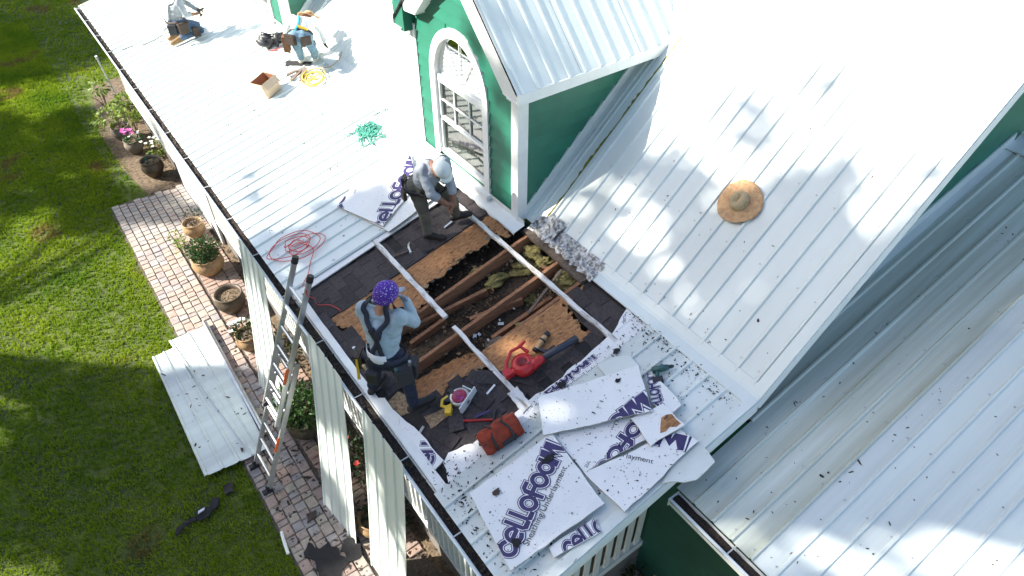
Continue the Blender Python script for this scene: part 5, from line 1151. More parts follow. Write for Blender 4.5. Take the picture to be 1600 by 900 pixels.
for y, off, t in ((6.385, .07, Lt), (6.825, .07, Lt)):
    q = MB(); a = fa + du * (t - .02) + nn_ * off; c = fa + du * (t + .07) + nn_ * off; a.y = c.y = y; q.tube([a, c], [.044, .040], 10); q.build('rail_cap', 'black_rubber', lad)
for y in (6.345, 6.865):
    q = MB(); q.box((-1.255, y, .055), (.14, .07, .05)); q.box((-1.24, y, .10), (.05, .04, .12)); q.build('foot', 'black_rubber', lad)
q = MB(); a = fa + du * 1.25 + nn_ * .075; q.tube([(a.x, 6.40, a.z), (a.x, 6.44, a.z)], .05, 10); q.build('rung_lock', 'black_rubber', lad); q = MB(); a = fa + du * 1.32 + nn_ * .075; q.tube([(a.x, 6.77, a.z), (a.x, 6.81, a.z)], .045, 10); q.build('rung_lock', 'black_rubber', lad)
q = MB(); a = fa + du * .82 + nn_ * .04; c = fa + du * 1.08 + nn_ * .04; a.y = c.y = 6.325; q.bar(a, c, .006, .04, up=nn_); q.build('warning_sticker', 'ladder_orange', lad); q = MB(); a = fa + du * 2.0 + nn_ * .11; c = fa + du * 2.25 + nn_ * .11; a.y = c.y = 6.365; q.bar(a, c, .006, .05, up=nn_); q.build('warning_sticker', 'ladder_orange', lad)

# rows of roofing screws beside the ribs
def screws(name, fn, nrm, xs, ys, seed):
    r = random.Random(seed); b = MB(); F = frame((1, 0, 0.2), nrm)
    for x in xs:
        for y in ys:
            if r.random() < .04: continue
            p = fn(x + r.uniform(-.02, .02), y + .045 + r.uniform(-.006, .006), .001); b.lathe(p, [(.011, 0), (.010, .004), (.005, .005), (.005, .010), (.0, .010)], 6, None, F)
    tag(b.build(name, 'galvanised', house), kind='stuff')
screws('roof_screws', RP, NP, (.05, 1.22, 2.40), [6.98 + .2286 * i for i in range(52)], 1)
screws('roof_screws', RP, NP, (.05, 1.22, 2.40), [2.05 + .2286 * i for i in range(6)], 2)
screws('roof_screws', RM, NM, (3.05, 3.7, 4.35, 5.0), [2.118 + .2286 * i for i in range(14)], 3)
screws('roof_screws', RW, NW, (2.0, 2.9, 3.8, 4.7, 5.6, 6.5, 7.4), [1.995 - .2286 * i for i in range(14)], 4)
# ================================================================== pots and plants
def leaves_mesh(center, spread, n, size, m, seed, parent, name='foliage', shape='ball', hollow=.55, droop=.3, wide=.42):
    r = np.random.default_rng(seed); vs = []; fs = []; c = np.array(center)
    for i in range(n):
        d = r.normal(size=3); d /= np.linalg.norm(d); rad = hollow + (1 - hollow) * r.random()
        if shape == 'dome': d[2] = abs(d[2])
        p = c + d * rad * np.array(spread); o_ = d + r.normal(size=3) * .55; o_[2] += .25; o_ /= np.linalg.norm(o_)
        s_ = np.cross(o_, r.normal(size=3)); s_ /= np.linalg.norm(s_); up = np.cross(s_, o_); L = size * r.uniform(.65, 1.25); w_ = L * wide
        tip = p + o_ * L - np.array([0, 0, droop * L * r.random()]); mid = p + o_ * L * .5 + up * .06 * L
        b = len(vs); vs += [tuple(p), tuple(mid + s_ * w_ / 2), tuple(tip), tuple(mid - s_ * w_ / 2), tuple(mid - up * .05 * L)]
        fs += [(b, b + 1, b + 4), (b + 1, b + 2, b + 4), (b + 2, b + 3, b + 4), (b + 3, b, b + 4)]
    q = MB(); q.add(vs, fs); return q.build(name, m, parent)
def blossoms(pts, size, m, parent, seed, name='blossom'):
    r = random.Random(seed)
    for p in pts:
        q = MB(); p = Vector(p)
        for k in range(5):
            a = 6.283 * k / 5 + r.random(); d = Vector((math.cos(a), math.sin(a), .35)).normalized(); s_ = Vector((-math.sin(a), math.cos(a), 0)) * size * .4
            q.add([p, p + d * size * .6 + s_, p + d * size, p + d * size * .6 - s_], [(0, 1, 2, 3)])
        q.build(name, m, parent)
def pot(parent, c, R0, H, m, lip=True):
    x, y = c; q = MB(); q.lathe((x, y, 0.03), [(0, 0), (R0 * .55, 0), (R0 * .62, .02), (R0 * .95, H * .42), (R0, H * .58), (R0 * .92, H * .78), (R0 * .80, H * .88), (R0 * .86, H * .95), (R0 * .93, H), (R0 * .84, H), (R0 * .76, H * .88), (R0 * .74, H * .82)], 26)
    q.build('pot', m, parent, smooth=True)
    s_ = MB(); s_.lathe((x, y, .03 + H * .80), [(0, .012), (R0 * .4, .02), (R0 * .8, 0)], 18); s_.build('soil', 'soil', parent, smooth=True)
    return .03 + H * .82
def potted(c, R0, H, m, label): 
    rt = root('potted_plant', (*c, 0), label, 'potted plant', 'pots along the paved path'); return rt, pot(rt, c, R0, H, m)
def twigs(parent, c, z, n, L, m, seed, lean=.5, r_=.006):
    r = random.Random(seed); q = MB()
    for i in range(n):
        a = r.uniform(0, 6.28); l = L * r.uniform(.6, 1.1); d = Vector((math.cos(a) * lean * r.random(), math.sin(a) * lean * r.random(), 1)).normalized(); p = Vector((c[0] + .04 * math.cos(a), c[1] + .04 * math.sin(a), z))
        q.tube([p, p + d * l * .5 + Vector((0, 0, .02)), p + d * l + Vector((math.cos(a) * .08, math.sin(a) * .08, 0))], [r_, r_ * .8, r_ * .4], 5)
    return q.build('stem', m, parent)
rt, z = potted((-.20, 15.72), .25, .40, 'pot_brown', 'dark brown pot with a small bluish plant, below the pink flowers'); leaves_mesh((-.2, 15.72, z + .10), (.09, .09, .12), 26, .11, 'leaf_teal', 1, rt)
rt, z = potted((-.28, 17.02), .22, .34, 'pot_grey', 'grey pot with bright pink flowers'); leaves_mesh((-.24, 16.98, z + .10), (.20, .18, .14), 150, .09, 'leaf_green', 2, rt); r = random.Random(1); blossoms([(-.30 + r.uniform(-.12, .12), 17.06 + r.uniform(-.1, .12), z + .24 + r.uniform(-.03, .05)) for _ in range(16)], .055, 'flower_pink', rt, 3); blossoms([(-.2 + r.uniform(-.14, .14), 16.95 + r.uniform(-.12, .12), z + .2) for _ in range(7)], .035, 'flower_white', rt, 4)
rt, z = potted((-.36, 17.85), .24, .36, 'pot_grey', 'pale pot holding lime green stems behind the pink flowers'); twigs(rt, (-.36, 17.85), z, 6, .45, 'stem', 5, .9); leaves_mesh((-.52, 17.9, z + .34), (.30, .26, .16), 110, .15, 'leaf_lime', 6, rt)
rt, z = potted((-.16, 12.9), .22, .34, 'pot_tan', 'tan pot with bare dead stems, left of the round shrub'); twigs(rt, (-.16, 12.9), z, 16, .22, 'leather_dark', 7, 1.6, .007)
rt, z = potted((-.30, 11.60), .30, .40, 'pot_tan', 'large tan pot with a round dense green shrub'); leaves_mesh((-.30, 11.62, z + .20), (.29, .29, .24), 900, .075, 'leaf_green', 8, rt, hollow=.35); twigs(rt, (-.3, 11.6), z, 6, .3, 'stem', 8, .5)
rt, z = potted((-.32, 10.32), .27, .40, 'pot_brown', 'dark glazed pot with only soil and weeds'); leaves_mesh((-.32, 10.32, z + .02), (.16, .16, .03), 50, .05, 'leaf_dark', 9, rt)
rt, z = potted((-.40, 9.22), .22, .34, 'pot_tan', 'ochre pot with white flowers beside the leaning roof sheet'); leaves_mesh((-.42, 9.28, z + .12), (.20, .20, .16), 190, .085, 'leaf_dark', 10, rt); blossoms([(-.50 + r.uniform(-.14, .14), 9.34 + r.uniform(-.16, .16), z + .25 + r.uniform(-.04, .05)) for _ in range(9)], .05, 'flower_white', rt, 11)
rt, z = potted((-.34, 6.98), .28, .38, 'pot_brown', 'brown pot with a big dark bush beside the ladder'); leaves_mesh((-.36, 7.02, z + .32), (.36, .42, .32), 620, .10, 'leaf_green', 12, rt, hollow=.4); twigs(rt, (-.34, 6.98), z, 9, .45, 'stem', 12, .8); leaves_mesh((-.34, 7.0, z + .2), (.3, .3, .2), 200, .1, 'leaf_dark', 13, rt)
rt, z = potted((-.26, 4.92), .24, .36, 'pot_tan', 'tan pot half hidden between two leaning roof sheets'); leaves_mesh((-.2, 4.95, z + .12), (.2, .2, .16), 120, .1, 'leaf_dark', 14, rt)
def shrub(c, spread, n, size, m, label, seed, group=None, hollow=.4, **kw):
    rt = root('shrub', (c[0], c[1], 0), label, 'shrub', group); twigs(rt, c[:2], 0, 7, c[2] + spread[2] * .6, 'stem', seed, .5, .009); leaves_mesh(c, spread, n, size, m, seed, rt, hollow=hollow, **kw); return rt
gg = 'plants in the bed under the gutter'
shrub((-.32, 19.9, .55), (.20, .18, .20), 60, .19, 'leaf_lime', 'lime green leafy plant by the lawn, left of the white stake', 21, gg)
shrub((.02, 18.75, .50), (.24, .26, .20), 95, .19, 'leaf_lime', 'tallest lime green plant close to the far eave', 22, gg)
shrub((-.14, 19.15, .25), (.16, .14, .10), 34, .15, 'leaf_lime', 'small lime green plant between the two taller ones', 23, gg)
shrub((-.02, 18.0, .42), (.2, .18, .12), 60, .16, 'leaf_lime', 'lime green plant right beside the pale pot', 24, gg)
s = shrub((.10, 16.55, .22), (.22, .30, .16), 150, .09, 'leaf_lime', 'yellowish plant with white blooms at the porch edge', 25, gg); blossoms([(.05 + r.uniform(-.2, .2), 16.55 + r.uniform(-.25, .25), .40) for _ in range(9)], .05, 'flower_white', s, 26)
shrub((-.55, 12.55, .25), (.16, .45, .22), 120, .075, 'leaf_lime', 'sprawling thin vine beside the pot of dead stems', 27, gg, hollow=.2)
shrub((-.05, 13.3, .2), (.2, .3, .15), 90, .07, 'leaf_dark', 'low straggly plant behind the pot of dead stems', 28, gg, hollow=.2)
shrub((.02, 8.7, .25), (.26, .5, .22), 240, .09, 'leaf_dark', 'dark bush hidden behind the first leaning sheet', 29, gg)
s = shrub((-.05, 6.0, .35), (.26, .5, .30), 380, .09, 'leaf_dark', 'dark bush behind the ladder foot under the railing', 30, gg); blossoms([(-.1 + r.uniform(-.2, .2), 6.0 + r.uniform(-.4, .4), .62) for _ in range(5)], .05, 'flower_red', s, 31)
s = shrub((-.02, 4.9, .30), (.2, .34, .30), 260, .09, 'leaf_dark', 'dark bush with red flecks between the two near leaning sheets', 32, gg); blossoms([(-.05 + r.uniform(-.15, .15), 4.9 + r.uniform(-.3, .3), .6) for _ in range(5)], .05, 'flower_red', s, 33)
s = shrub((-.12, 3.15, .42), (.36, .50, .30), 620, .09, 'leaf_dark', 'dark bush with white flowers at the bottom edge of the photo', 34, gg); blossoms([(-.18 + r.uniform(-.22, .22), 3.2 + r.uniform(-.35, .4), .72 + r.uniform(-.03, .06)) for _ in range(12)], .05, 'flower_white', s, 35)
shrub((2.05, 2.3, .20), (.12, .10, .16), 40, .12, 'leaf_dark', 'small plant in the corner under the porch screen', 36)
# ================================================================== people
def V3(*a): return Vector(a)
def cap_mesh(p0, r0, p1, r1, n=12, m=5):
    """tapered capsule as vertex/face lists"""
    p0 = Vector(p0); p1 = Vector(p1); d = p1 - p0; L = d.length
    d = d / L if L > 1e-6 else Vector((0, 0, 1)); a = d.orthogonal().normalized(); b = d.cross(a); vs = []; rings = []
    for k in range(m + 1):
        t = -math.pi / 2 + (math.pi / 2) * k / m; rings.append((p0 + d * r0 * math.sin(t), r0 * math.cos(t)))
    for k in range(m + 1):
        t = (math.pi / 2) * k / m; rings.append((p1 + d * r1 * math.sin(t), r1 * math.cos(t)))
    for c, r_ in rings:
        for j in range(n):
            t = 2 * math.pi * j / n; vs.append(c + (a * math.cos(t) + b * math.sin(t)) * max(r_, 1e-4))
    K = len(rings); fs = [(i * n + j, i * n + (j + 1) % n, (i + 1) * n + (j + 1) % n, (i + 1) * n + j) for i in range(K - 1) for j in range(n)]
    fs += [tuple(range(n))[::-1], tuple((K - 1) * n + j for j in range(n))]
    return vs, fs
def person(base, J, M_, label, rw=1.0):
    """J: joints in world space; one continuous body from tapered limbs, voxel-fused and smoothed"""
    S = []                                  # (p0, r0, p1, r1, material)
    add = lambda a, ra, b, rb, m: S.append((Vector(a), ra, Vector(b), rb, m))
    hL, hR, sL, sR = J['hipL'], J['hipR'], J['shL'], J['shR']; hc = (hL + hR) / 2; shc = (sL + sR) / 2; ax = (shc - hc).normalized(); lat = (sR - sL).normalized(); fwd = J['fwd'].normalized()
    add(hL, .105, hR, .105, M_['pants']); add(hc - ax * .01, .125, hc + ax * .10, .125, M_['pants'])
    add(hc - fwd * .05 - lat * .06, .10, hc - fwd * .05 + lat * .06, .10, M_['pants'])
    ch = hc.lerp(shc, .68)
    add(hc + ax * .12, .132, ch, .135, M_['shirt']); add(ch - lat * .075, .112, ch + lat * .075, .112, M_['shirt']); add(hc.lerp(shc, .45) - lat * .05, .112, hc.lerp(shc, .45) + lat * .05, .112, M_['shirt'])
    add(sL - ax * .045, .072, sR - ax * .045, .072, M_['shirt']); add(sL - ax * .02, .068, ch - lat * .06, .11, M_['shirt']); add(sR - ax * .02, .068, ch + lat * .06, .11, M_['shirt'])
    hd = J['head']; look = J['look'].normalized(); up_ = (hd - shc).normalized(); up_ = J.get('hup', up_).normalized(); side = look.cross(up_).normalized(); up_ = side.cross(look).normalized()
    add(shc - ax * .02, .062, hd - up_ * .06, .055, M_['skin'])
    add(hd + up_ * .03 - look * .018, .092, hd + up_ * .02 + look * .012, .088, M_['skin']); add(hd - up_ * .05 + look * .025, .062, hd - up_ * .085 + look * .045, .040, M_['skin'])
    add(hd + up_ * .015 + look * .095, .012, hd - up_ * .018 + look * .112, .016, M_['skin'])
    for s_ in (-1, 1):
        add(hd + side * s_ * .088 + up_ * .02, .020, hd + side * s_ * .090 - up_ * .018, .013, M_['skin']); add(hd + side * s_ * .033 + up_ * .02 + look * .087, .012, hd + side * s_ * .035 + up_ * .02 + look * .089, .012, 'eye')
    add(hd - up_ * .052 + look * .093 - side * .02, .008, hd - up_ * .052 + look * .093 + side * .02, .008, M_.get('lip', 'leather_brown'))
    for q in 'LR':
        sh, el, wr = J['sh' + q], J['el' + q], J['wr' + q]; sm = M_['sleeve'] if q in M_.get('bare', '') else M_['shirt']
        add(sh, .066, sh.lerp(el, .5), .057, M_['shirt']); add(sh.lerp(el, .5), .057, el, .050, M_['shirt']); add(el, .050, el.lerp(wr, .35), .048, M_['shirt'])
        add(el.lerp(wr, .35), .044 if q in M_.get('bare', '') else .048, wr, .031 if q in M_.get('bare', '') else .038, M_['sleeve'] if q in M_.get('bare', '') else M_['shirt'])
        hm_ = M_['hand']; dh = J.get('hd' + q, (wr - el)).normalized(); pn = J.get('pn' + q, V3(0, 0, 1)); ac = dh.cross(pn).normalized(); pn = ac.cross(dh).normalized()
        pc = wr + dh * .045; add(wr, .028, pc, .030, hm_); add(pc - ac * .022, .019, pc + dh * .045 - ac * .026, .014, hm_); add(pc + ac * .022, .019, pc + dh * .045 + ac * .026, .014, hm_); add(pc, .022, pc + dh * .05, .016, hm_)
        curl = J.get('curl', .5)
        for k, (off, L) in enumerate(((-.033, .062), (-.011, .075), (.011, .070), (.033, .055))):
            a = pc + dh * .048 + ac * off; b = a + (dh * (1 - curl * .35) - pn * curl * .55).normalized() * L * .5; c = b + (dh * (1 - curl) - pn * curl).normalized() * L * .5
            add(a, .0105, b, .0098, hm_); add(b, .0098, c, .0085, hm_)
        ts = -1 if q == 'R' else 1
        a = pc + ac * ts * .026 - dh * .01; b = a + (ac * ts * .8 + dh * .6 - pn * .3).normalized() * .038; c = b + (dh * .9 + ac * ts * .2 - pn * .3).normalized() * .028; add(a, .014, b, .0115, hm_); add(b, .0115, c, .0095, hm_)
        hp, kn, an = J['hip' + q], J['kn' + q], J['an' + q]
        add(hp, .098, hp.lerp(kn, .5), .082, M_['pants']); add(hp.lerp(kn, .5), .082, kn, .064, M_['pants']); add(kn, .064, kn.lerp(an, .4), .060, M_['pants']); add(kn.lerp(an, .4), .060, an + (kn - an).normalized() * .05, .055, M_['pants'])
        tf = J['toe' + q]; dt = (tf - an).normalized(); add(an + (kn - an).normalized() * .04, .048, an, .045, M_['shoe']); hb = an - V3(0, 0, .045) - dt * .04
        add(hb, .042, tf, .040, M_['shoe']); add(an, .045, an.lerp(tf, .6), .040, M_['shoe']); add(tf - dt * .03, .045, tf + dt * .02, .036, M_['shoe'])
    mb = MB()
    for a, ra, b, rb, m in S: mb.add(*cap_mesh(a, ra * rw, b, rb * rw))
    me = mb.mesh('tmp'); tmp = bpy.data.objects.new('tmp', me); COL.objects.link(tmp)
    rm = tmp.modifiers.new('r', 'REMESH'); rm.mode = 'VOXEL'; rm.voxel_size = .0085; sm = tmp.modifiers.new('s', 'SMOOTH'); sm.factor = .5; sm.iterations = 4
    dg = bpy.context.evaluated_depsgraph_get(); body = bpy.data.meshes.new_from_object(tmp.evaluated_get(dg)); bpy.data.objects.remove(tmp); bpy.data.meshes.remove(me)
    n = len(body.vertices); co = np.empty(n * 3); body.vertices.foreach_get('co', co); co = co.reshape(-1, 3); no = np.empty(n * 3); body.vertices.foreach_get('normal', no); no = no.reshape(-1, 3)
    best = np.full(n, 1e9); idx = np.zeros(n, int); names = []
    for a, ra, b, rb, m in S:
        if m not in names: names.append(m)
        A = np.array(a); B = np.array(b); d = B - A; L2 = max(d @ d, 1e-9); t = np.clip(((co - A) @ d) / L2, 0, 1); dist = np.linalg.norm(co - A - t[:, None] * d, axis=1) - (ra + (rb - ra) * t) * rw
        if m == 'eye' or m == M_.get('lip', 'leather_brown'): dist -= .006
        u_ = dist < best; best[u_] = dist[u_]; idx[u_] = names.index(m)
    cloth = np.array([1.0 if nm in (M_['shirt'], M_['pants']) else 0.0 for nm in names])[idx]
    disp = np.array([mnoise.noise(Vector(c) * 9) * .010 + mnoise.noise(Vector((c[0] * 16, c[1] * 16, c[2] * 26))) * .006 for c in co]) * cloth + cloth * .004
    co = co + no * disp[:, None]; body.vertices.foreach_set('co', co.ravel())
    for nm in names: body.materials.append(MAT[nm])
    nf = len(body.polygons); ls = np.empty(nf, int); body.polygons.foreach_get('loop_start', ls); vi = np.empty(len(body.loops), int); body.loops.foreach_get('vertex_index', vi)
    mi = np.array([idx[vi[a]] for a in ls]); body.polygons.foreach_set('material_index', mi); smoothpoly(body); body.update()
    rt = root('person', base, label, 'person'); o = bpy.data.objects.new('body', body); link(o, rt)
    bvh = BVHTree.FromPolygons([Vector(c) for c in co], [tuple(p.vertices) for p in body.polygons])
    J.update(hc=hc, shc=shc, ax=ax, lat=lat, side=side, hup=up_, lookn=look, ch=ch)
    return rt, bvh, J
def strap(name, pts, bvh, wd, m, parent, off=.010, closed=False, th=.004):
    P_ = [Vector(p) for p in pts]; P_ = P_ + [P_[0]] if closed else P_; dense = []
    for i in range(len(P_) - 1):
        k = max(2, int((P_[i + 1] - P_[i]).length / .02)); dense += [P_[i].lerp(P_[i + 1], j / k) for j in range(k)]
    if not closed: dense.append(P_[-1])
    hit = []
    for p in dense:
        loc, nr, _, _ = bvh.find_nearest(p); d = (p - loc)
        if d.dot(nr) < 0: pass
        hit.append((loc + nr * off, nr))
    for _ in range(5):
        m_ = len(hit); hit = [((hit[(i - 1) % m_][0] + hit[i][0] * 2 + hit[(i + 1) % m_][0]) / 4, (hit[(i - 1) % m_][1] + hit[i][1] * 2 + hit[(i + 1) % m_][1]).normalized()) if closed or 0 < i < m_ - 1 else hit[i] for i in range(m_)]
    n = len(hit); vs = []
    for i in range(n):
        a = hit[(i - 1) % n if closed else max(i - 1, 0)][0]; c = hit[(i + 1) % n if closed else min(i + 1, n - 1)][0]; t = (c - a)
        t = t.normalized() if t.length > 1e-6 else Vector((1, 0, 0)); s_ = t.cross(hit[i][1]).normalized(); vs += [hit[i][0] + s_ * wd / 2, hit[i][0] - s_ * wd / 2]
    K = n if closed else n - 1; q = MB(); q.add(vs, [(2 * i, 2 * i + 1, (2 * i + 3) % (2 * n), (2 * i + 2) % (2 * n)) for i in range(K)])
    o = q.build(name, m, parent, smooth=True); so_ = o.modifiers.new('t', 'SOLIDIFY'); so_.thickness = th; so_.offset = 0; return o
def pouch(parent, c, out, size, m, name='tool_pouch', flap=True):
    out = Vector(out).normalized(); z = V3(0, 0, 1); s_ = z.cross(out).normalized(); F = Matrix((s_, out, z)).transposed(); q = MB()
    q.box(Vector(c), size, None, F, 1.0); q.box(Vector(c) + z * (size[2] / 2 + .004) + out * .006, (size[0] * 1.04, size[1] * .7, .012), None, F)
    return q.build(name, m, parent, bevel=.012)
def ring(c, ax, r_, lat, n=20, squash=.8):
    b = ax.cross(lat).normalized(); return [c + lat * r_ * math.cos(6.283 * k / n) + b * r_ * squash * math.sin(6.283 * k / n) for k in range(n)]
def belt(rt, bvh, J, h=.06, m='tool_black', wd=.055, off=.014): return strap('tool_belt', ring(J['hc'] + J['ax'] * h, J['ax'], .3, J['lat']), bvh, wd, m, rt, off, True, .006)
def cap_hat(parent, J, m, brim=True, name='cap', grow=1.0, droop=.0, wrap=False):
    hd, look, side, up_ = J['head'], J['lookn'], J['side'], J['hup']; F = Matrix((look, side, up_)).transposed(); q = MB(); vs = []; n = 28; K = 9
    for k in range(K):
        t = (math.pi / 2) * (1 - k / (K - 1)) if not wrap else (math.pi / 2) - (math.pi * .64) * k / (K - 1)
        for j in range(n):
            a = 2 * math.pi * j / n; rr = math.cos(t) if t > 0 else math.cos(t) ** .6; p = Vector((.124 * grow * rr * math.cos(a) - .010, .106 * grow * rr * math.sin(a), .035 + .102 * grow * math.sin(t)))
            if wrap: p.z += (-.03 * max(0, -math.cos(a)) + .02 * max(0, math.cos(a))) * (k / (K - 1)) ** 2; p *= 1 + .005 * math.sin(5 * a + 2 * k)
            vs.append(hd + F @ p)
    q.add(vs, [(k * n + j, (k + 1) * n + j, (k + 1) * n + (j + 1) % n, k * n + (j + 1) % n) for k in range(K - 1) for j in range(n)])
    o = q.build(name, m, parent, smooth=True)
    if brim:
        q = MB(); vs = []
        for k in range(5):
            for j in range(13):
                a = -1.1 + 2.2 * j / 12; rr = .10 + .075 * k / 4 * (math.cos(a) ** .5); vs.append(hd + F @ Vector((rr * math.cos(a), rr * .86 * math.sin(a), .038 - .016 * (k / 4) ** 2 - .01 * abs(math.sin(a)))))
        q.add(vs, [(k * 13 + j, (k + 1) * 13 + j, (k + 1) * 13 + j + 1, k * 13 + j + 1) for k in range(4) for j in range(12)]); b = q.build('visor', m, o, smooth=True); b.modifiers.new('t', 'SOLIDIFY').thickness = .004
    return o
# ---- standing worker in the purple head cover
J = dict(hipL=V3(.09, 4.60, 3.66), hipR=V3(.23, 4.44, 3.66), shL=V3(.10, 4.73, 4.21), shR=V3(.34, 4.44, 4.20), head=V3(.29, 4.555, 4.42), fwd=V3(.79, .62, 0), look=V3(.93, .32, -.12),
         elR=V3(.505, 4.46, 3.985), wrR=V3(.475, 4.53, 4.25), hdR=V3(-.45, .0, .9), pnR=V3(.6, .3, .2), elL=V3(.28, 4.92, 3.99), wrL=V3(.44, 4.78, 4.16), knL=V3(.11, 4.74, 3.29), knR=V3(.30, 4.39, 3.28),
         anL=V3(.08, 4.86, 2.90), anR=V3(.30, 4.33, 2.955), toeL=V3(.24, 4.94, 2.885), toeR=V3(.50, 4.30, 2.955), curl=.35)
mB, bv, J = person((.2, 4.6, 2.83), J, dict(shirt='shirt_blue', pants='jeans_dark', skin='skin', hand='glove_grey', shoe='boot_black', sleeve='skin'), 'standing worker in a light blue shirt and purple head cover, hand raised to face', 1.09)
hc, shc, ax, lat, fw_ = J['hc'], J['shc'], J['ax'], J['lat'], J['fwd'].normalized(); bk_ = -fw_
cap_hat(mB, J, 'bandana', False, 'head_cover', 1.06, wrap=True)
X0 = shc.lerp(hc, .38) + bk_ * .3
for sgn in (-1, 1):
    strap('harness_strap', [shc + lat * sgn * .12 + fw_ * .2 - ax * .15, shc + lat * sgn * .115 + ax * .2, shc + lat * sgn * .09 + bk_ * .3 - ax * .05, X0, hc.lerp(shc, .25) - lat * sgn * .14 + bk_ * .3, hc - lat * sgn * .17 + bk_ * .15], bv, .052, 'harness', mB, .012)
strap('harness_pad', [shc - lat * .10 + bk_ * .3 + ax * .0, X0 + ax * .02, shc + lat * .10 + bk_ * .3 + ax * .0], bv, .085, 'harness', mB, .011)
strap('shirt_print', [shc - lat * .05 + bk_ * .3 - ax * .16, shc + lat * .03 + bk_ * .3 - ax * .17], bv, .012, 'tool_black', mB, .006, th=.001); strap('shirt_print', [shc - lat * .03 + bk_ * .3 - ax * .19, shc + lat * .05 + bk_ * .3 - ax * .20], bv, .008, 'tool_black', mB, .006, th=.001)
belt(mB, bv, J, .07, 'harness', .07)
for a, (w_, d_, h_), m in ((35, (.17, .10, .22), 'tool_black'), (-5, (.14, .09, .20), 'tool_black'), (175, (.14, .08, .17), 'leather_dark'), (100, (.12, .07, .14), 'tool_black'), (-150, (.15, .08, .16), 'leather_brown')):
    d = lat * math.cos(R_(a)) + bk_ * math.sin(R_(a)); loc, nr, _, _ = bv.find_nearest(hc + d * .4 - ax * .02); pouch(mB, loc + nr * .055 - V3(0, 0, .09), nr, (w_, d_, h_), m)
for k, (a, L, m) in enumerate(((160, .30, 'tool_yellow'), (20, .16, 'steel'), (45, .12, 'tool_teal'), (172, .12, 'steel'), (120, .14, 'rope_tan'))):
    d = lat * math.cos(R_(a)) + bk_ * math.sin(R_(a)); loc, nr, _, _ = bv.find_nearest(hc + d * .4); q = MB(); p = loc + nr * .075 + V3(0, 0, .02 if m != 'tool_yellow' else -.03); q.tube([p, p - V3(0, 0, L) * (1 if k == 0 else -.5) + nr * .02], [.013, .018], 7); q.build('belt_tool', m, mB)
q = MB(); q.add([p for a in range(9) for p in [(hc + lat * .17 * math.cos(R_(60 + 14 * a)) + bk_ * (.155 * math.sin(R_(60 + 14 * a)) + .02) + ax * z_) for z_ in (.16, .10, .03)]], [(a * 3 + k, a * 3 + k + 1, a * 3 + k + 4, a * 3 + k + 3) for a in range(8) for k in range(2)]); o = q.build('sunlit_shirt_patch', 'shirt_white', mB, smooth=True); o.modifiers.new('t', 'SOLIDIFY').thickness = .004  # white piece stands in for the sunlit patch low on the back
# ---- stooping worker with a pale cap
J = dict(hipL=V3(1.84, 6.37, 4.02), hipR=V3(1.70, 6.49, 4.02), shL=V3(2.00, 6.25, 4.39), shR=V3(1.73, 6.32, 4.34), head=V3(1.875, 6.13, 4.36), fwd=V3(.60, -.75, -.3), look=V3(.45, -.50, -.80), hup=V3(.25, -.75, .40),
         elL=V3(2.00, 6.12, 4.11), wrL=V3(1.985, 6.06, 3.89), elR=V3(1.735, 6.17, 4.06), wrR=V3(1.90, 6.08, 3.89), hdL=V3(-.5, .0, -.7), hdR=V3(.95, -.1, -.2), knL=V3(2.06, 6.21, 3.80), knR=V3(1.73, 6.40, 3.67),
         anL=V3(2.19, 6.38, 3.42), anR=V3(1.77, 6.39, 3.29), toeL=V3(2.34, 6.30, 3.42), toeR=V3(1.89, 6.25, 3.27), curl=.7)
mA, bv, J = person((1.9, 6.4, 3.3), J, dict(shirt='shirt_grey', pants='pants_olive', skin='skin_tan', hand='skin_tan', shoe='boot_black', sleeve='skin_tan', bare='LR'), 'stooping worker in grey shirt, olive trousers and pale cap beside the window', 1.12)
cap_hat(mA, J, 'cap_pale', True, 'cap', 1.04)
hc, shc, ax, lat, fw_ = J['hc'], J['shc'], J['ax'], J['lat'], J['fwd'].normalized(); bk_ = (-fw_ + ax * fw_.dot(ax)).normalized()
belt(mA, bv, J, .07, 'tool_black', .06)
for d, s_ in ((-lat * .7 + bk_ * .7, (.15, .09, .18)), (-lat + bk_ * .1, (.13, .08, .16)), (bk_, (.14, .08, .14)), (lat, (.12, .07, .14))):
    loc, nr, _, _ = bv.find_nearest(hc + d * .4); pouch(mA, loc + nr * .035 - V3(0, 0, .05), nr, (s_[0] * .85, s_[1] * .7, s_[2] * .9), 'tool_black' if s_[0] > .125 else 'leather_dark')
strap('shirt_print', [shc - lat * .09 + bk_ * .3 - ax * .10, shc + lat * .09 + bk_ * .3 - ax * .10], bv, .014, 'pants_olive', mA, .006, th=.001); strap('shirt_print', [shc - lat * .07 + bk_ * .3 - ax * .14, shc + lat * .07 + bk_ * .3 - ax * .14], bv, .014, 'pants_olive', mA, .006, th=.001)
strap('suspender', [hc - lat * .10 + bk_ * .3, shc - lat * .12 + bk_ * .3 - ax * .1, shc - lat * .12 + ax * .2], bv, .022, 'tool_black', mA, .008)
stick('chisel', (2.02, 6.42), (2.18, 6.44), -.03, .012, 'galvanised', 'pale flat chisel lying by the stooping worker\'s feet', 'chisel', .025)
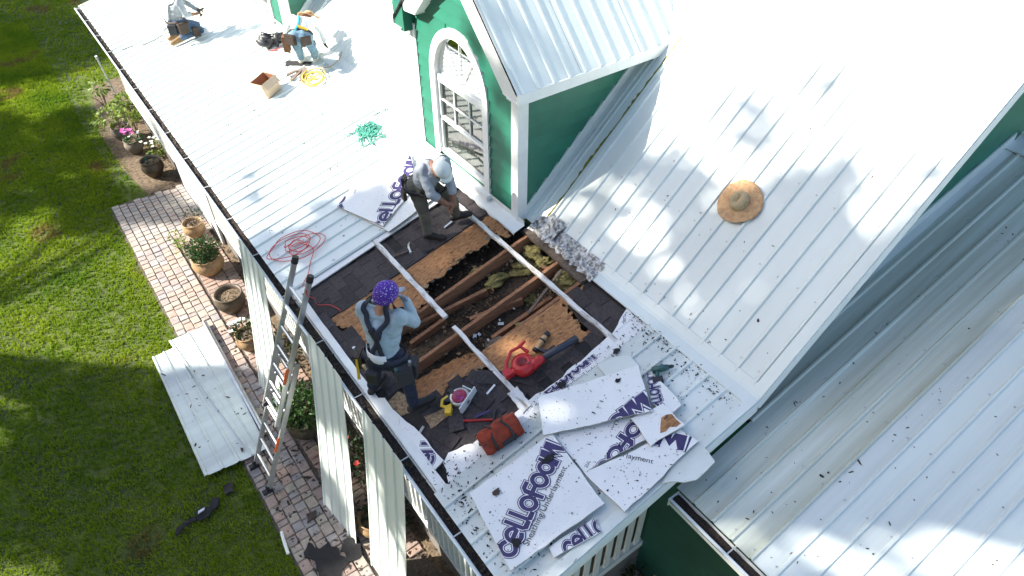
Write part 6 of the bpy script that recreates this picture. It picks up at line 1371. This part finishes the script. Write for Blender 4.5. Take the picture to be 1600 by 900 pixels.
# ---- worker bending over on the sunlit roof
J = dict(hipL=V3(2.29, 11.52, 4.06), hipR=V3(2.45, 11.40, 4.06), shL=V3(2.46, 11.92, 4.20), shR=V3(2.76, 11.72, 4.16), head=V3(2.78, 12.0, 4.10), fwd=V3(.45, .7, -.5), look=V3(.5, .6, -.65), hup=V3(.5, .6, .5),
         elL=V3(2.36, 12.08, 3.98), wrL=V3(2.36, 12.16, 3.74), elR=V3(2.86, 11.72, 3.94), wrR=V3(2.90, 11.80, 3.74), hdL=V3(0, .2, -1), hdR=V3(.1, .1, -1), pnL=V3(1, 0, 0), pnR=V3(-1, 0, 0), knL=V3(2.36, 11.66, 3.78), knR=V3(2.56, 11.50, 3.79),
         anL=V3(2.46, 11.92, 3.50), anR=V3(2.66, 11.74, 3.54), toeL=V3(2.56, 12.07, 3.48), toeR=V3(2.78, 11.88, 3.53), curl=.6)
m2, bv, J = person((2.55, 11.8, 3.42), J, dict(shirt='shirt_white', pants='jeans_pale', skin='skin_tan', hand='boot_black', shoe='sneaker', sleeve='shirt_white'), 'worker in white shirt and faded jeans bending over by the far dormer', 1.1)
hc, shc, ax, lat = J['hc'], J['shc'], J['ax'], J['lat']; bk_ = V3(-.5, -.7, .5).normalized(); bk_ = (bk_ - ax * bk_.dot(ax)).normalized()
belt(m2, bv, J, .05, 'leather_dark', .06)
for d, s_, m in ((-lat * .5 + bk_ * .5 - ax * .7, (.17, .10, .17), 'leather_dark'), (-lat, (.16, .10, .26), 'leather_brown'), (lat * .4 - ax * .6 + bk_ * .4, (.17, .09, .15), 'leather_dark')):
    loc, nr, _, _ = bv.find_nearest(hc + d * .4); pouch(m2, loc + nr * .05 - V3(0, 0, .06 if m != 'leather_brown' else .14), nr, s_, m)
q = MB(); loc, nr, _, _ = bv.find_nearest(hc + bk_ * .4 + lat * .08); q.tube([loc + nr * .05 - lat * .05 + V3(0, 0, .03), loc + nr * .06 + lat * .10 - V3(0, 0, .03)], [.024, .02], 8); q.build('belt_tool', 'tool_yellow', m2)
strap('harness_strap', [hc + bk_ * .4 + lat * .02, hc.lerp(shc, .5) + bk_ * .4 - lat * .02, shc + bk_ * .4 - lat * .08], bv, .045, 'harness_teal', m2, .010)
def straw_hat(parent, J, R0=.21):
    hd, look, side, up_ = J['head'], J['lookn'], J['side'], J['hup']; F = Matrix((look, side, up_)).transposed(); q = MB(); n = 30; vs = []; pr_ = [(.0, .135), (.06, .13), (.092, .10), (.10, .05), (.105, .045), (.15, .035), (R0 * .9, .03), (R0, .04)]
    for rr, z_ in pr_:
        for j in range(n): t = 6.2832 * j / n; vs.append(hd + F @ Vector((rr * math.cos(t), rr * .95 * math.sin(t), z_ + (.02 * math.sin(2 * t) if rr > .14 else 0))))
    q.add(vs, [(k * n + j, (k + 1) * n + j, (k + 1) * n + (j + 1) % n, k * n + (j + 1) % n) for k in range(len(pr_) - 1) for j in range(n)]); o = q.build('straw_hat', 'straw', parent, smooth=True); o.modifiers.new('t', 'SOLIDIFY').thickness = .004
straw_hat(m2, J)
# ---- kneeling worker at the far eave
J = dict(hipL=V3(1.12, 15.07, 3.49), hipR=V3(1.16, 14.88, 3.49), shL=V3(1.18, 14.98, 4.00), shR=V3(1.26, 14.62, 3.98), head=V3(1.32, 14.78, 4.24), fwd=V3(.95, .1, 0), look=V3(.9, .15, -.45), elL=V3(1.44, 15.02, 3.80), wrL=V3(1.58, 14.92, 3.66), elR=V3(1.30, 14.60, 3.71), wrR=V3(1.50, 14.72, 3.64), hdR=V3(1, .2, -.1), hdL=V3(1, -.4, -.3),
         knL=V3(1.56, 15.14, 3.27), knR=V3(1.53, 14.84, 3.27), anL=V3(1.13, 15.20, 3.18), anR=V3(1.11, 14.92, 3.18), toeL=V3(.98, 15.20, 3.11), toeR=V3(.96, 14.94, 3.11), curl=.7)
m1, bv, J = person((1.25, 15.0, 3.1), J, dict(shirt='shirt_grey', pants='jeans', skin='skin_tan', hand='skin_tan', shoe='boot_tan', sleeve='skin_tan', bare='R'), 'kneeling worker in pale shirt and blue jeans at the top edge of the photo')
hc, shc, ax, lat = J['hc'], J['shc'], J['ax'], J['lat']; cap_hat(m1, J, 'cap_pale', True, 'cap', 1.04); belt(m1, bv, J, .07, 'leather_dark', .06)
for d, s_, m in ((lat + V3(.0, 0, 0), (.20, .09, .20), 'leather_dark'), (lat * .8 - V3(.7, 0, 0), (.16, .08, .18), 'tool_black'), (lat * .9 + V3(.5, 0, -.3), (.13, .08, .18), 'leather_dark')):
    loc, nr, _, _ = bv.find_nearest(hc + d * .4); pouch(m1, loc + nr * .05 - V3(0, 0, .06), nr, s_, m)
for sgn in (-1, 1): strap('harness_strap', [hc - V3(.4, 0, 0) + lat * sgn * .08, shc - V3(.4, 0, .1) + lat * sgn * .1, shc + lat * sgn * .12 + ax * .2, shc + V3(.4, 0, -.15) + lat * sgn * .1], bv, .035, 'grey_trim', m1, .010)
q = MB(); p = J['wrR'] + V3(.10, .03, .02); q.tube([p - V3(.05, 0, 0), p + V3(.10, .04, .03)], [.022, .018], 8); q.tube([p, p - V3(.0, .01, .10)], [.018, .018], 8); tag(q.build('screw_gun', 'tool_black'), 'black screw gun held by the kneeling worker', 'screw gun')
